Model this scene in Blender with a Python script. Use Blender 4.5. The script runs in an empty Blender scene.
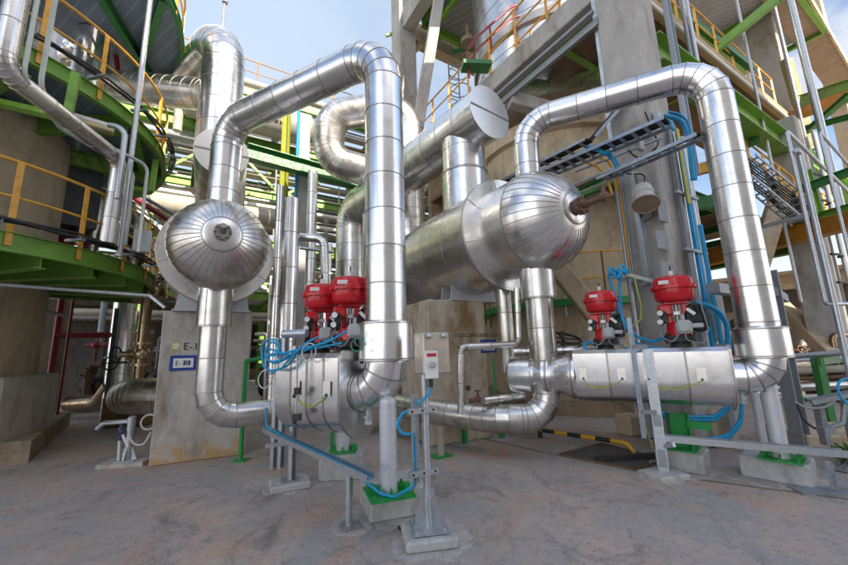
import bpy, math, random
from mathutils import Vector as V3, Matrix, noise as mnoise
random.seed(7)
SC = bpy.context.scene
COL = SC.collection
R = math.radians
# ------------------------------------------------------------------ camera
F0, CX, CY, HC = 370.0, 424.0, 282.5, 1.6        # focal length and centre in photo pixels, eye height in metres
PITCH, ROLL = math.atan(67.4/370), R(1.7)
_F = V3((0, math.cos(PITCH), math.sin(PITCH))); _X = V3((1, 0, 0)); _U = V3((0, -math.sin(PITCH), math.cos(PITCH)))
CR = _X*math.cos(ROLL) - _U*math.sin(ROLL); CU = _X*math.sin(ROLL) + _U*math.cos(ROLL)
EYE = V3((0, 0, HC))
cd = bpy.data.cameras.new('camera'); cam = bpy.data.objects.new('camera', cd); COL.objects.link(cam)
cd.sensor_width = 36; cd.lens = F0/848*36; cd.clip_end = 3000; cd.clip_start = .05
m = Matrix((CR, CU, -_F)).transposed().to_4x4(); m.translation = EYE; cam.matrix_world = m
SC.camera = cam

# survey helpers: turn a sighting (photo pixel) into a real point
def ray(px, py): return CR*((px-CX)/F0) + CU*((CY-py)/F0) + _F
def A(px, py, Y): d = ray(px, py); return EYE + d*(Y/d.y)                 # at forward distance Y
def G(px, py, z=0.0): d = ray(px, py); return EYE + d*((z-HC)/d.z)        # at height z
def azv(a): return V3((math.sin(R(a)), math.cos(R(a)), 0))
def W(px, py, p0, az):                                                     # on the upright plane through p0 with azimuth az
    d = azv(az); n = V3((-d.y, d.x, 0)); r = ray(px, py); return EYE + r*(((p0-EYE).dot(n))/r.dot(n))
def H(px, py, p0): return W(px, py, p0, math.degrees(math.atan2(p0.x, p0.y))+90).z   # height on the upright through p0
def at(p, z): return V3((p.x, p.y, z))
ZU = V3((0, 0, 1))
UA, VA, PA = -31.3, 58.7, -61.0
UD, VD, PD = azv(UA), azv(VA), azv(PA)

# ------------------------------------------------------------------ mesh builder
def frame(d, up=None):
    d = d.normalized(); up = up or ZU
    if abs(d.dot(up)) > .98: up = V3((1, 0, 0)) if abs(d.x) < .9 else V3((0, 1, 0))
    x = d.cross(up).normalized(); y = x.cross(d).normalized()
    return x, y, d                                                        # side, up, along
class MB:
    def __init__(s): s.v = []; s.f = []; s.m = []; s.p = []
    def add(s, vs, fs, mi=0, pv=.5):
        b = len(s.v); s.v += [tuple(v) for v in vs]
        for f in fs: s.f.append([b+i for i in f]); s.m.append(mi); s.p.append(pv)
    def box(s, c, size, x=None, y=None, z=None, mi=0, pv=.5, bev=0):
        x = x or V3((1, 0, 0)); y = y or V3((0, 1, 0)); z = z or ZU
        a, b, d = [q/2 for q in size]
        if not bev:
            vs = [c + x*(a*i) + y*(b*j) + z*(d*k) for k in (-1, 1) for j in (-1, 1) for i in (-1, 1)]
            s.add(vs, [(0, 2, 3, 1), (4, 5, 7, 6), (0, 1, 5, 4), (2, 6, 7, 3), (0, 4, 6, 2), (1, 3, 7, 5)], mi, pv); return
        e = min(bev, a*.9, b*.9, d*.9)
        o = [(-a+e, -b), (a-e, -b), (a, -b+e), (a, b-e), (a-e, b), (-a+e, b), (-a, b-e), (-a, -b+e)]
        i_ = [(-a+e, -b+e), (a-e, -b+e), (a-e, -b+e), (a-e, b-e), (a-e, b-e), (-a+e, b-e), (-a+e, b-e), (-a+e, -b+e)]
        vs = []
        for q, k in ((i_, -d), (o, -d+e), (o, d-e), (i_, d)): vs += [c + x*u + y*w + z*k for u, w in q]
        fs = [tuple(range(7, -1, -1)), tuple(range(24, 32))]
        for L in range(3):
            for i in range(8): j = (i+1) % 8; fs.append((L*8+i, L*8+j, L*8+8+j, L*8+8+i))
        s.add(vs, fs, mi, pv)
    def bar(s, p0, p1, w, h, up=None, mi=0, pv=.5, bev=0):                 # rectangular bar, w sideways, h along up
        x, y, d = frame(p1-p0, up); s.box((p0+p1)/2, (w, h, (p1-p0).length), x, y, d, mi, pv, bev)
    def prism(s, poly, x, y, o, d, mi=0, pv=.5, cap=True):                 # polygon (u,v) on axes x,y at o, pushed along d
        n = len(poly); vs = [o + x*u + y*w for u, w in poly] + [o + x*u + y*w + d for u, w in poly]
        fs = [(i, (i+1) % n, n+(i+1) % n, n+i) for i in range(n)]
        if cap: fs += [tuple(range(n-1, -1, -1)), tuple(range(n, 2*n))]
        s.add(vs, fs, mi, pv)
    def ibeam(s, p0, p1, w, h, t=.014, up=None, mi=0):
        x, y, d = frame(p1-p0, up); a = w/2; b = h/2; q = t*.7
        poly = [(-a, -b), (a, -b), (a, -b+t), (q, -b+t), (q, b-t), (a, b-t), (a, b), (-a, b), (-a, b-t), (-q, b-t), (-q, -b+t), (-a, -b+t)]
        s.prism(poly, x, y, p0, p1-p0, mi)
    def chan(s, p0, p1, w, h, t=.006, up=None, mi=0):                      # channel open towards up
        x, y, d = frame(p1-p0, up); a = w/2
        poly = [(-a, 0), (a, 0), (a, h), (a-t, h), (a-t, t), (-a+t, t), (-a+t, h), (-a, h)]
        s.prism(poly, x, y, p0, p1-p0, mi)
    def ring(s, c, d, r, n, x=None, y=None):
        if x is None: x, y, _ = frame(d)
        return [c + x*(r*math.cos(2*math.pi*i/n)) + y*(r*math.sin(2*math.pi*i/n)) for i in range(n)]
    def lathe(s, prof, o, d, n=40, mi=0, pv=.5, mis=None, pvs=None):       # prof: (radius, distance along d)
        x, y, d = frame(d); b = len(s.v)
        for r, t in prof:
            s.v += [tuple(o + d*t + x*(r*math.cos(2*math.pi*i/n)) + y*(r*math.sin(2*math.pi*i/n))) for i in range(n)]
        for k in range(len(prof)-1):
            for i in range(n):
                j = (i+1) % n; s.f.append([b+k*n+i, b+k*n+j, b+k*n+n+j, b+k*n+n+i]); s.m.append(mis[k] if mis else mi); s.p.append(pvs[k] if pvs else pv)
        if prof[0][0] > 0: s.f.append([b+i for i in range(n-1, -1, -1)]); s.m.append(mis[0] if mis else mi); s.p.append(pv)
        if prof[-1][0] > 0: s.f.append([b+(len(prof)-1)*n+i for i in range(n)]); s.m.append(mis[-1] if mis else mi); s.p.append(pv)
    def cyl(s, p0, p1, r, n=24, mi=0, r1=None, pv=.5): s.lathe([(r, 0), (r if r1 is None else r1, (p1-p0).length)], p0, p1-p0, n, mi, pv)
    def ball(s, c, r, n=12, mi=0, sz=1): s.lathe([(r*math.sin(math.pi*i/8)+1e-5*(i in (0, 8)), -r*sz*math.cos(math.pi*i/8)) for i in range(9)], c, ZU, n, mi)
    def tube(s, pts, r, n=12, mi=0, bend=0, gores=6, cap=True, pv=None, seam=0, smi=1, sr=.005, sw=.018, seam0=.35, gseam=True, closed=False):
        # sweep along a polyline with rounded corners; seam>0 adds cladding seams every so many metres and one per elbow gore
        pts = [V3(p) for p in pts]; st = []                                # stations: (pos, tangent, seam?)
        N = len(pts); bends = bend if isinstance(bend, (list, tuple)) else [bend]*N
        last = pts[0]
        def straight(a, b):
            L = (b-a).length
            if L < 1e-5: return
            d = (b-a)/L
            if seam:
                k = max(1, round(L/seam))
                for i in range(1, k): st.append((a+d*(L*i/k), d, True))
        d0 = (pts[1]-pts[0]).normalized(); st.append((pts[0], d0, False))
        for i in range(1, N-1):
            a = (pts[i]-pts[i-1]).normalized(); b = (pts[i+1]-pts[i]).normalized(); th = a.angle(b)
            if th < .01: continue
            tl = min(bends[i]*math.tan(th/2), (pts[i]-pts[i-1]).length*.98, (pts[i+1]-pts[i]).length*.98) if bends[i] else 0
            if tl <= 1e-4:
                straight(last, pts[i]); st.append((pts[i], (a+b).normalized(), False)); last = pts[i]; continue
            Rb = tl/math.tan(th/2); s0 = pts[i]-a*tl; nrm = (b-a*a.dot(b)).normalized(); c = s0+nrm*Rb
            straight(last, s0)
            for k in range(gores+1):
                t = th*k/gores; st.append((c - nrm*(Rb*math.cos(t)) + a*(Rb*math.sin(t)), a*math.cos(t)+nrm*math.sin(t), bool(seam) and gseam))
            last = pts[i]+b*tl
        straight(last, pts[-1]); st.append((pts[-1], (pts[-1]-pts[-2]).normalized(), False))
        x, y, _ = frame(st[0][1]); prev = st[0][1]; base = len(s.v); rr = random.Random(int(abs(pts[0].x*971+pts[0].y*337+pts[0].z*131)*10))
        seams = []; pvv = rr.random()
        for k, (p, d, sm) in enumerate(st):
            q = prev.rotation_difference(d); x = (q @ x); y = (q @ y); prev = d
            s.v += [tuple(p + x*(r*math.cos(2*math.pi*i/n)) + y*(r*math.sin(2*math.pi*i/n))) for i in range(n)]
            if sm: seams.append((p, x.copy(), y.copy(), d))
            if k < len(st)-1:
                if sm or k == 0: pvv = rr.random()
                for i in range(n):
                    j = (i+1) % n; s.f.append([base+k*n+i, base+k*n+j, base+k*n+n+j, base+k*n+n+i]); s.m.append(mi); s.p.append(pvv if pv is None else pv)
        if cap:
            s.f.append([base+i for i in range(n-1, -1, -1)]); s.m.append(mi); s.p.append(.5)
            s.f.append([base+(len(st)-1)*n+i for i in range(n)]); s.m.append(mi); s.p.append(.5)
        for p, x, y, d in seams: s.band(p, x, y, d, r, sw, sr, n, smi)
        return st
    def band(s, p, x, y, d, r, w, h, n, mi):
        b = len(s.v)
        for rr, t in ((r-.002, -w/2), (r+h, -w/2*.6), (r+h, w/2*.6), (r-.002, w/2)):
            s.v += [tuple(p + d*t + x*(rr*math.cos(2*math.pi*i/n)) + y*(rr*math.sin(2*math.pi*i/n))) for i in range(n)]
        for k in range(3):
            for i in range(n):
                j = (i+1) % n; s.f.append([b+k*n+i, b+k*n+j, b+k*n+n+j, b+k*n+n+i]); s.m.append(mi); s.p.append(.5)
    def hoop(s, p, d, r, w, h, n=40, mi=0): x, y, d = frame(d); s.band(p, x, y, d, r, w, h, n, mi)
    def torus(s, c, d, r0, r, n=32, k=8, mi=0, a0=0, a1=360):
        x, y, d = frame(d); full = a1-a0 >= 360; m_ = n if full else n+1; b = len(s.v)
        for i in range(m_):
            t = R(a0+(a1-a0)*i/n); e = x*math.cos(t)+y*math.sin(t)
            for j in range(k): u = 2*math.pi*j/k; s.v.append(tuple(c + e*(r0+r*math.cos(u)) + d*(r*math.sin(u))))
        for i in range(n if full else n):
            i2 = (i+1) % m_
            for j in range(k): j2 = (j+1) % k; s.f.append([b+i*k+j, b+i2*k+j, b+i2*k+j2, b+i*k+j2]); s.m.append(mi); s.p.append(.5)
    def build(s, name, mats, parent=None, sharp=30, org=None):
        if not isinstance(mats, (list, tuple)): mats = [mats]
        me = bpy.data.meshes.new(name); o = bpy.data.objects.new(name, me); COL.objects.link(o)
        if parent is not None:
            base = ORG[parent.name]; o.parent = parent; ORG[o.name] = base
        else:
            if org is None:
                xs = [v[0] for v in s.v]; ys = [v[1] for v in s.v]; zs = [v[2] for v in s.v]
                org = V3(((min(xs)+max(xs))/2, (min(ys)+max(ys))/2, min(zs)))
            base = V3(org); o.location = base; ORG[o.name] = base
        me.from_pydata([(v[0]-base.x, v[1]-base.y, v[2]-base.z) for v in s.v], [], s.f)
        for q in mats: me.materials.append(q)
        me.polygons.foreach_set('material_index', s.m)
        me.polygons.foreach_set('use_smooth', [True]*len(s.f))
        at_ = me.attributes.new('panel', 'FLOAT', 'FACE'); at_.data.foreach_set('value', s.p)
        me.update(); me.set_sharp_from_angle(angle=R(sharp)); me.validate()
        return o
ORG = {}
def tag(o, label, cat, group=None, kind=None):
    if label: o['label'] = label
    if cat: o['category'] = cat
    if group: o['group'] = group
    if kind: o['kind'] = kind
    return o
def thing(name, label, cat, loc=(0, 0, 0), group=None):
    o = bpy.data.objects.new(name, None); COL.objects.link(o); o.location = loc; o.empty_display_size = .2
    ORG[o.name] = V3(loc); return tag(o, label, cat, group)
def copy_tree(o, parent=None):
    c = o.copy(); COL.objects.link(c)
    if parent is not None: c.parent = parent
    ORG[c.name] = ORG[o.name]
    for ch in list(o.children): copy_tree(ch, c)
    return c
def pick(base, n, sp=.04): return V3(base)

# ------------------------------------------------------------------ materials
MATS = {}
def mat(name, col, rough=.5, metal=0.0, var=.12, scale=6, col2=None, c2amt=.35, c2scale=1.5, streak=False, bump=.05, bscale=40, rvar=.12, panel=0.0, spec=.5, dist=.3):
    if name in MATS: return MATS[name]
    m = bpy.data.materials.new(name); m.use_nodes = True; t = m.node_tree; N = t.nodes; L = t.links; b = N['Principled BSDF']
    b.inputs['Roughness'].default_value = rough; b.inputs['Metallic'].default_value = metal; b.inputs['Specular IOR Level'].default_value = spec
    tc = N.new('ShaderNodeTexCoord'); mp = N.new('ShaderNodeMapping'); L.new(tc.outputs['Object'], mp.inputs[0])
    oi = N.new('ShaderNodeObjectInfo'); ad = N.new('ShaderNodeVectorMath'); ad.operation = 'ADD'
    L.new(oi.outputs['Location'], ad.inputs[0]); L.new(tc.outputs['Object'], ad.inputs[1]); L.new(ad.outputs[0], mp.inputs[0])
    if streak: mp.inputs['Scale'].default_value = (1, 1, .4)
    n1 = N.new('ShaderNodeTexNoise'); n1.inputs['Scale'].default_value = scale; n1.inputs['Detail'].default_value = 8; n1.inputs['Roughness'].default_value = .65; n1.inputs['Distortion'].default_value = dist
    L.new(mp.outputs[0], n1.inputs[0])
    r1 = N.new('ShaderNodeMapRange'); r1.inputs[1].default_value = .3; r1.inputs[2].default_value = .7; r1.inputs[3].default_value = 1-var; r1.inputs[4].default_value = 1+var
    L.new(n1.outputs[0], r1.inputs[0])
    mixc = None
    if col2:
        n2 = N.new('ShaderNodeTexNoise'); n2.inputs['Scale'].default_value = c2scale; n2.inputs['Detail'].default_value = 7; n2.inputs['Roughness'].default_value = .7
        L.new(mp.outputs[0], n2.inputs[0])
        r2 = N.new('ShaderNodeMapRange'); r2.inputs[1].default_value = .62-c2amt*.4; r2.inputs[2].default_value = .8-c2amt*.3; L.new(n2.outputs[0], r2.inputs[0])
        mx = N.new('ShaderNodeMix'); mx.data_type = 'RGBA'; mx.inputs[6].default_value = (*col, 1); mx.inputs[7].default_value = (*col2, 1); L.new(r2.outputs[0], mx.inputs[0]); mixc = mx.outputs[2]
    sc = N.new('ShaderNodeVectorMath'); sc.operation = 'SCALE'
    if mixc: L.new(mixc, sc.inputs[0])
    else: sc.inputs[0].default_value = col
    if panel:
        at_ = N.new('ShaderNodeAttribute'); at_.attribute_name = 'panel'
        pr = N.new('ShaderNodeMapRange'); pr.inputs[3].default_value = 1-panel; pr.inputs[4].default_value = 1+panel*.4; L.new(at_.outputs['Fac'], pr.inputs[0])
        mu = N.new('ShaderNodeMath'); mu.operation = 'MULTIPLY'; L.new(r1.outputs[0], mu.inputs[0]); L.new(pr.outputs[0], mu.inputs[1]); L.new(mu.outputs[0], sc.inputs[3])
    else: L.new(r1.outputs[0], sc.inputs[3])
    L.new(sc.outputs[0], b.inputs['Base Color'])
    r3 = N.new('ShaderNodeMapRange'); r3.inputs[1].default_value = .3; r3.inputs[2].default_value = .7; r3.inputs[3].default_value = max(.03, rough-rvar); r3.inputs[4].default_value = min(1, rough+rvar)
    n3 = N.new('ShaderNodeTexNoise'); n3.inputs['Scale'].default_value = scale*1.7; n3.inputs['Detail'].default_value = 5; L.new(mp.outputs[0], n3.inputs[0]); L.new(n3.outputs[0], r3.inputs[0]); L.new(r3.outputs[0], b.inputs['Roughness'])
    if bump:
        n4 = N.new('ShaderNodeTexNoise'); n4.inputs['Scale'].default_value = bscale; n4.inputs['Detail'].default_value = 4; L.new(ad.outputs[0], n4.inputs[0])
        bp = N.new('ShaderNodeBump'); bp.inputs['Strength'].default_value = bump; bp.inputs['Distance'].default_value = .02; L.new(n4.outputs[0], bp.inputs['Height']); L.new(bp.outputs[0], b.inputs['Normal'])
    MATS[name] = m; return m
CLAD = mat('aluminium_cladding', (.86, .86, .86), .26, 1, var=.05, scale=4, rvar=.03, panel=.18, bump=.016, bscale=2.2, col2=(.66, .62, .56), c2amt=.25, c2scale=2.2)
CLADW = mat('weathered_cladding', (.77, .755, .73), .30, 1, var=.07, scale=4, rvar=.05, panel=.2, bump=.03, bscale=3, col2=(.50, .45, .38), c2amt=.3, c2scale=1.6)
SEAM = mat('cladding_seam', (.42, .39, .36), .38, 1, var=.2, scale=20, bump=0)
SEAMW = mat('weathered_seam', (.46, .43, .38), .45, 1, var=.25, scale=20, bump=0)
GALV = mat('galvanised_steel', (.50, .53, .56), .42, .85, var=.14, scale=22, rvar=.1, bump=.03, bscale=60)
GALVD = mat('dull_galvanised', (.30, .32, .34), .55, .6, var=.16, scale=18, bump=.03)
SILVER = mat('silver_paint', (.56, .57, .60), .42, .25, var=.08, scale=14, bump=.03, bscale=60)
STEELB = mat('bluish_steel', (.32, .37, .43), .42, .6, var=.2, scale=14)
CONC = mat('concrete_grey', (.44, .41, .37), .9, var=.18, scale=9, col2=(.22, .17, .115), c2amt=.30, c2scale=1.8, streak=True, bump=.25, bscale=45)
CONCL = mat('concrete_plinth', (.42, .415, .40), .88, var=.15, scale=12, col2=(.26, .25, .24), c2amt=.32, c2scale=4, streak=True, bump=.25, bscale=60)
CONCW = mat('concrete_tan', (.52, .42, .29), .9, var=.14, scale=5, col2=(.25, .19, .13), c2amt=.3, c2scale=1.2, streak=True, bump=.2, bscale=30)
CONCD = mat('concrete_brown', (.20, .15, .10), .92, var=.25, scale=8, col2=(.10, .09, .07), c2amt=.5, c2scale=2, bump=.3, bscale=30)
GREEN = mat('green_paint', (.175, .36, .045), .45, var=.14, scale=7, col2=(.11, .24, .04), c2amt=.3, bump=.04, streak=False)
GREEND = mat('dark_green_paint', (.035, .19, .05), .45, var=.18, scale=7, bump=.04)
GREENB = mat('bright_green_paint', (.012, .27, .05), .4, var=.12, scale=12, bump=.05)
YEL = mat('yellow_rail_paint', (.74, .37, .04), .45, var=.14, scale=12, col2=(.35, .16, .03), c2amt=.25, c2scale=6, bump=.03)
OCHRE = mat('ochre_paint', (.45, .20, .02), .5, var=.15, scale=6, col2=(.25, .10, .02), c2amt=.3)
RED = mat('red_gloss_paint', (.56, .012, .022), .24, var=.10, scale=9, rvar=.06, bump=.02)
REDD = mat('dark_red_paint', (.26, .012, .03), .42, var=.15, scale=9)
BLUEC = mat('blue_cable', (.004, .29, .56), .42, var=.12, scale=10, bump=0)
BLUEP = mat('blue_paint', (.01, .045, .27), .4, var=.1, bump=0)
BLACK = mat('black_rubber', (.016, .016, .017), .5, var=.2, bump=.03)
WHITE = mat('white_paint', (.72, .72, .70), .5, var=.06, bump=.02, col2=(.55, .53, .48), c2amt=.2)
CREAM = mat('cream_pipe_paint', (.42, .39, .32), .45, var=.12, scale=3, col2=(.33, .27, .19), c2amt=.35, c2scale=1)
GREYB = mat('grey_instrument', (.40, .42, .41), .45, var=.08, bump=.02)
BRASS = mat('dull_brass', (.55, .44, .26), .35, .9, var=.2, scale=20)
RUST = mat('rusty_steel', (.17, .10, .065), .65, .4, var=.3, scale=16, bump=.1)
DARK = mat('dark_machinery', (.045, .042, .04), .55, .3, var=.4, scale=6, bump=.05)
YGC = mat('yellow_green_wire', (.42, .52, .03), .45, var=.1, bump=0)
GRNC = mat('green_wire', (.01, .20, .09), .45, var=.1, bump=0)
INK = mat('black_lettering', (.015, .015, .017), .7, bump=0)
TANW = mat('tan_wall', (.36, .27, .17), .9, var=.2, scale=2, col2=(.22, .15, .09), c2amt=.4, c2scale=.8, bump=.1)

def grate_mat(name, c1, c2, sc_, gap=.5):
    m = bpy.data.materials.new(name); m.use_nodes = True; t = m.node_tree; N = t.nodes; L = t.links; b = N['Principled BSDF']
    tc = N.new('ShaderNodeTexCoord'); mp = N.new('ShaderNodeMapping'); mp.inputs['Rotation'].default_value = (0, 0, R(-VA)); L.new(tc.outputs['Object'], mp.inputs[0])
    w1 = N.new('ShaderNodeTexWave'); w1.inputs['Scale'].default_value = sc_; w1.bands_direction = 'Y'; L.new(mp.outputs[0], w1.inputs[0])
    w2 = N.new('ShaderNodeTexWave'); w2.inputs['Scale'].default_value = sc_*.22; w2.bands_direction = 'X'; L.new(mp.outputs[0], w2.inputs[0])
    p2 = N.new('ShaderNodeMath'); p2.operation = 'POWER'; p2.inputs[1].default_value = 8; L.new(w2.outputs['Fac'], p2.inputs[0])
    mx = N.new('ShaderNodeMath'); mx.operation = 'MAXIMUM'; L.new(w1.outputs['Fac'], mx.inputs[0]); L.new(p2.outputs[0], mx.inputs[1])
    nz = N.new('ShaderNodeTexNoise'); nz.inputs['Scale'].default_value = 1.3; nz.inputs['Detail'].default_value = 5; L.new(tc.outputs['Object'], nz.inputs[0])
    mm = N.new('ShaderNodeMath'); mm.operation = 'MULTIPLY'; L.new(mx.outputs[0], mm.inputs[0]); L.new(nz.outputs[0], mm.inputs[1])
    cr = N.new('ShaderNodeMix'); cr.data_type = 'RGBA'; cr.inputs[6].default_value = (*c1, 1); cr.inputs[7].default_value = (*c2, 1); L.new(mm.outputs[0], cr.inputs[0])
    L.new(cr.outputs[2], b.inputs['Base Color']); b.inputs['Roughness'].default_value = .55; b.inputs['Metallic'].default_value = .3
    # the gaps between the bars are see-through
    tr = N.new('ShaderNodeBsdfTransparent'); ms = N.new('ShaderNodeMixShader'); inv = N.new('ShaderNodeMapRange'); inv.inputs[1].default_value = .35; inv.inputs[2].default_value = .55; inv.inputs[3].default_value = gap; inv.inputs[4].default_value = 0
    L.new(mx.outputs[0], inv.inputs[0]); L.new(inv.outputs[0], ms.inputs[0]); L.new(b.outputs[0], ms.inputs[1]); L.new(tr.outputs[0], ms.inputs[2]); L.new(ms.outputs[0], N['Material Output'].inputs[0])
    return m
GRATE = grate_mat('bluegrey_grating', (.15, .19, .25), (.42, .50, .62), 6, .15)
GRATEL = grate_mat('light_grating', (.22, .24, .27), (.62, .64, .66), 5, .3)
GRATEF = grate_mat('pale_blue_grating', (.34, .40, .47), (.68, .74, .80), 5, .15)

def ground_mat():
    m = bpy.data.materials.new('stained_concrete_ground'); m.use_nodes = True; t = m.node_tree; N = t.nodes; L = t.links; b = N['Principled BSDF']
    tc = N.new('ShaderNodeTexCoord')
    def nz(s, d=9, r=.6, dist=.4, sx=1, sy=1, rot=0):
        mp = N.new('ShaderNodeMapping'); mp.inputs['Scale'].default_value = (sx, sy, 1); mp.inputs['Rotation'].default_value = (0, 0, R(rot)); L.new(tc.outputs['Object'], mp.inputs[0])
        n = N.new('ShaderNodeTexNoise'); n.inputs['Scale'].default_value = s; n.inputs['Detail'].default_value = d; n.inputs['Roughness'].default_value = r; n.inputs['Distortion'].default_value = dist; L.new(mp.outputs[0], n.inputs[0]); return n.outputs[0]
    def rng(x, a, b_, lo=0, hi=1):
        r = N.new('ShaderNodeMapRange'); r.inputs[1].default_value = a; r.inputs[2].default_value = b_; r.inputs[3].default_value = lo; r.inputs[4].default_value = hi; L.new(x, r.inputs[0]); return r.outputs[0]
    def mix(f, a, c, mode='MIX'):
        x = N.new('ShaderNodeMix'); x.data_type = 'RGBA'; x.blend_type = mode; L.new(f, x.inputs[0])
        if isinstance(a, tuple): x.inputs[6].default_value = (*a, 1)
        else: L.new(a, x.inputs[6])
        if isinstance(c, tuple): x.inputs[7].default_value = (*c, 1)
        else: L.new(c, x.inputs[7])
        return x.outputs[2]
    c = mix(rng(nz(.55, 11, .72, 1.2), .41, .54), (.45, .345, .285), (.31, .30, .29))       # pinkish slab, blue-grey patches
    c = mix(rng(nz(.8, 11, .76, 1.0, 1, .6, 30), .52, .64, 0, .85), c, (.48, .29, .20))       # rusty pink wash
    c = mix(rng(nz(.9, 12, .80, 1.0, 1.3, .8, -20), .52, .63, 0, .85), c, (.135, .12, .112))     # dark wet stains
    c = mix(rng(nz(2.6, 11, .82, .6), .58, .68, 0, .7), c, (.60, .56, .52))                    # pale laitance
    c = mix(rng(nz(9, 9, .85, .4), .52, .64, 0, .7), c, (.12, .105, .10))                      # blotches
    c = mix(rng(nz(45, 5, .7, 0), .64, .71, 0, .6), c, (.07, .06, .06))                       # specks
    vo = N.new('ShaderNodeTexVoronoi'); vo.feature = 'DISTANCE_TO_EDGE'; vo.inputs['Scale'].default_value = .30
    wp = N.new('ShaderNodeTexNoise'); wp.inputs['Scale'].default_value = 2.2; wp.inputs['Detail'].default_value = 8; L.new(tc.outputs['Object'], wp.inputs[0])
    wa = N.new('ShaderNodeVectorMath'); wa.operation = 'MULTIPLY_ADD'; wa.inputs[1].default_value = (.5, .5, 0); L.new(wp.outputs['Color'], wa.inputs[0]); L.new(tc.outputs['Object'], wa.inputs[2]); L.new(wa.outputs[0], vo.inputs['Vector'])
    ck = N.new('ShaderNodeMath'); ck.operation = 'MULTIPLY'; L.new(rng(vo.outputs['Distance'], .0, .004, .55, 0), ck.inputs[0]); L.new(rng(nz(.6, 5), .48, .56), ck.inputs[1])
    c = mix(ck.outputs[0], c, (.07, .06, .055))                                               # hairline cracks
    L.new(mix(rng(nz(30, 6, .7, 0), .3, .7, 0, .35), c, (.50, .42, .37)), b.inputs['Base Color'])
    L.new(rng(nz(.9, 7, .6, .5), .35, .65, .5, .85), b.inputs['Roughness'])
    bp = N.new('ShaderNodeBump'); bp.inputs['Strength'].default_value = .6; bp.inputs['Distance'].default_value = .015; L.new(nz(18, 9, .75, .2), bp.inputs['Height']); L.new(bp.outputs[0], b.inputs['Normal'])
    return m
GROUND = ground_mat()

# ------------------------------------------------------------------ world and sun
SUN_EL, SUN_AZ = 34, 140          # the sun stands behind the viewer, to the right
w = bpy.data.worlds.new('World'); SC.world = w; w.use_nodes = True; t = w.node_tree; N = t.nodes; L = t.links; bg = N['Background']
sky = N.new('ShaderNodeTexSky'); sky.sky_type = 'NISHITA'; sky.sun_disc = False; sky.sun_elevation = R(SUN_EL); sky.sun_rotation = R(SUN_AZ); sky.air_density = 1.0; sky.dust_density = 1.2; sky.ozone_density = 1.2
tc = N.new('ShaderNodeTexCoord'); sp = N.new('ShaderNodeSeparateXYZ'); L.new(tc.outputs['Generated'], sp.inputs[0])
dv = N.new('ShaderNodeMath'); dv.operation = 'ADD'; dv.inputs[1].default_value = .18; L.new(sp.outputs[2], dv.inputs[0])
mx_ = N.new('ShaderNodeMath'); mx_.operation = 'MAXIMUM'; mx_.inputs[1].default_value = .05; L.new(dv.outputs[0], mx_.inputs[0])
dd = N.new('ShaderNodeVectorMath'); dd.operation = 'DIVIDE'; cb = N.new('ShaderNodeCombineXYZ')
for i in range(3): L.new(mx_.outputs[0], cb.inputs[i])
L.new(tc.outputs['Generated'], dd.inputs[0]); L.new(cb.outputs[0], dd.inputs[1])
mp = N.new('ShaderNodeMapping'); mp.inputs['Location'].default_value = (3.1, 1.7, 0); L.new(dd.outputs[0], mp.inputs[0])
nz = N.new('ShaderNodeTexNoise'); nz.inputs['Scale'].default_value = 1.25; nz.inputs['Detail'].default_value = 9; nz.inputs['Roughness'].default_value = .58; nz.inputs['Distortion'].default_value = .5; L.new(mp.outputs[0], nz.inputs[0])
cr = N.new('ShaderNodeMapRange'); cr.inputs[1].default_value = .47; cr.inputs[2].default_value = .66; cr.interpolation_type = 'SMOOTHSTEP'; L.new(nz.outputs[0], cr.inputs[0])
hz = N.new('ShaderNodeMapRange'); hz.inputs[1].default_value = .34; hz.inputs[2].default_value = .02; L.new(sp.outputs[2], hz.inputs[0])     # pale towards the horizon
lf = N.new('ShaderNodeMapRange'); lf.inputs[1].default_value = .55; lf.inputs[2].default_value = -.25; lf.inputs[3].default_value = 0; lf.inputs[4].default_value = .9; L.new(sp.outputs[0], lf.inputs[0])   # thin veil over the west half
fr = N.new('ShaderNodeMapRange'); fr.inputs[1].default_value = -.15; fr.inputs[2].default_value = .25; L.new(sp.outputs[1], fr.inputs[0])
ml = N.new('ShaderNodeMath'); ml.operation = 'MULTIPLY'; L.new(lf.outputs[0], ml.inputs[0]); L.new(fr.outputs[0], ml.inputs[1])
ic = N.new('ShaderNodeMath'); ic.operation = 'SUBTRACT'; ic.inputs[0].default_value = 1; L.new(ml.outputs[0], ic.inputs[1])
cc = N.new('ShaderNodeMath'); cc.operation = 'MULTIPLY'; L.new(cr.outputs[0], cc.inputs[0]); L.new(ic.outputs[0], cc.inputs[1])
m1 = N.new('ShaderNodeMath'); m1.operation = 'MAXIMUM'; L.new(cc.outputs[0], m1.inputs[0]); L.new(hz.outputs[0], m1.inputs[1])
cm = N.new('ShaderNodeMix'); cm.data_type = 'RGBA'; v1 = N.new('ShaderNodeMix'); v1.data_type = 'RGBA'; v1.inputs[7].default_value = (2.55, 3.15, 3.95, 1); L.new(ml.outputs[0], v1.inputs[0]); L.new(sky.outputs[0], v1.inputs[6])
cf = N.new('ShaderNodeMapRange'); cf.inputs[1].default_value = .35; cf.inputs[2].default_value = -.3; cf.inputs[3].default_value = 4.1; cf.inputs[4].default_value = 9.5; L.new(sp.outputs[1], cf.inputs[0])   # clouds on the sun's side are brighter
cv = N.new('ShaderNodeVectorMath'); cv.operation = 'SCALE'; cv.inputs[0].default_value = (1.0, .99, .98); L.new(cf.outputs[0], cv.inputs[3]); L.new(cv.outputs[0], cm.inputs[7]); L.new(m1.outputs[0], cm.inputs[0]); L.new(v1.outputs[2], cm.inputs[6]); L.new(cm.outputs[2], bg.inputs[0])
bg.inputs[1].default_value = .10
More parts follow.
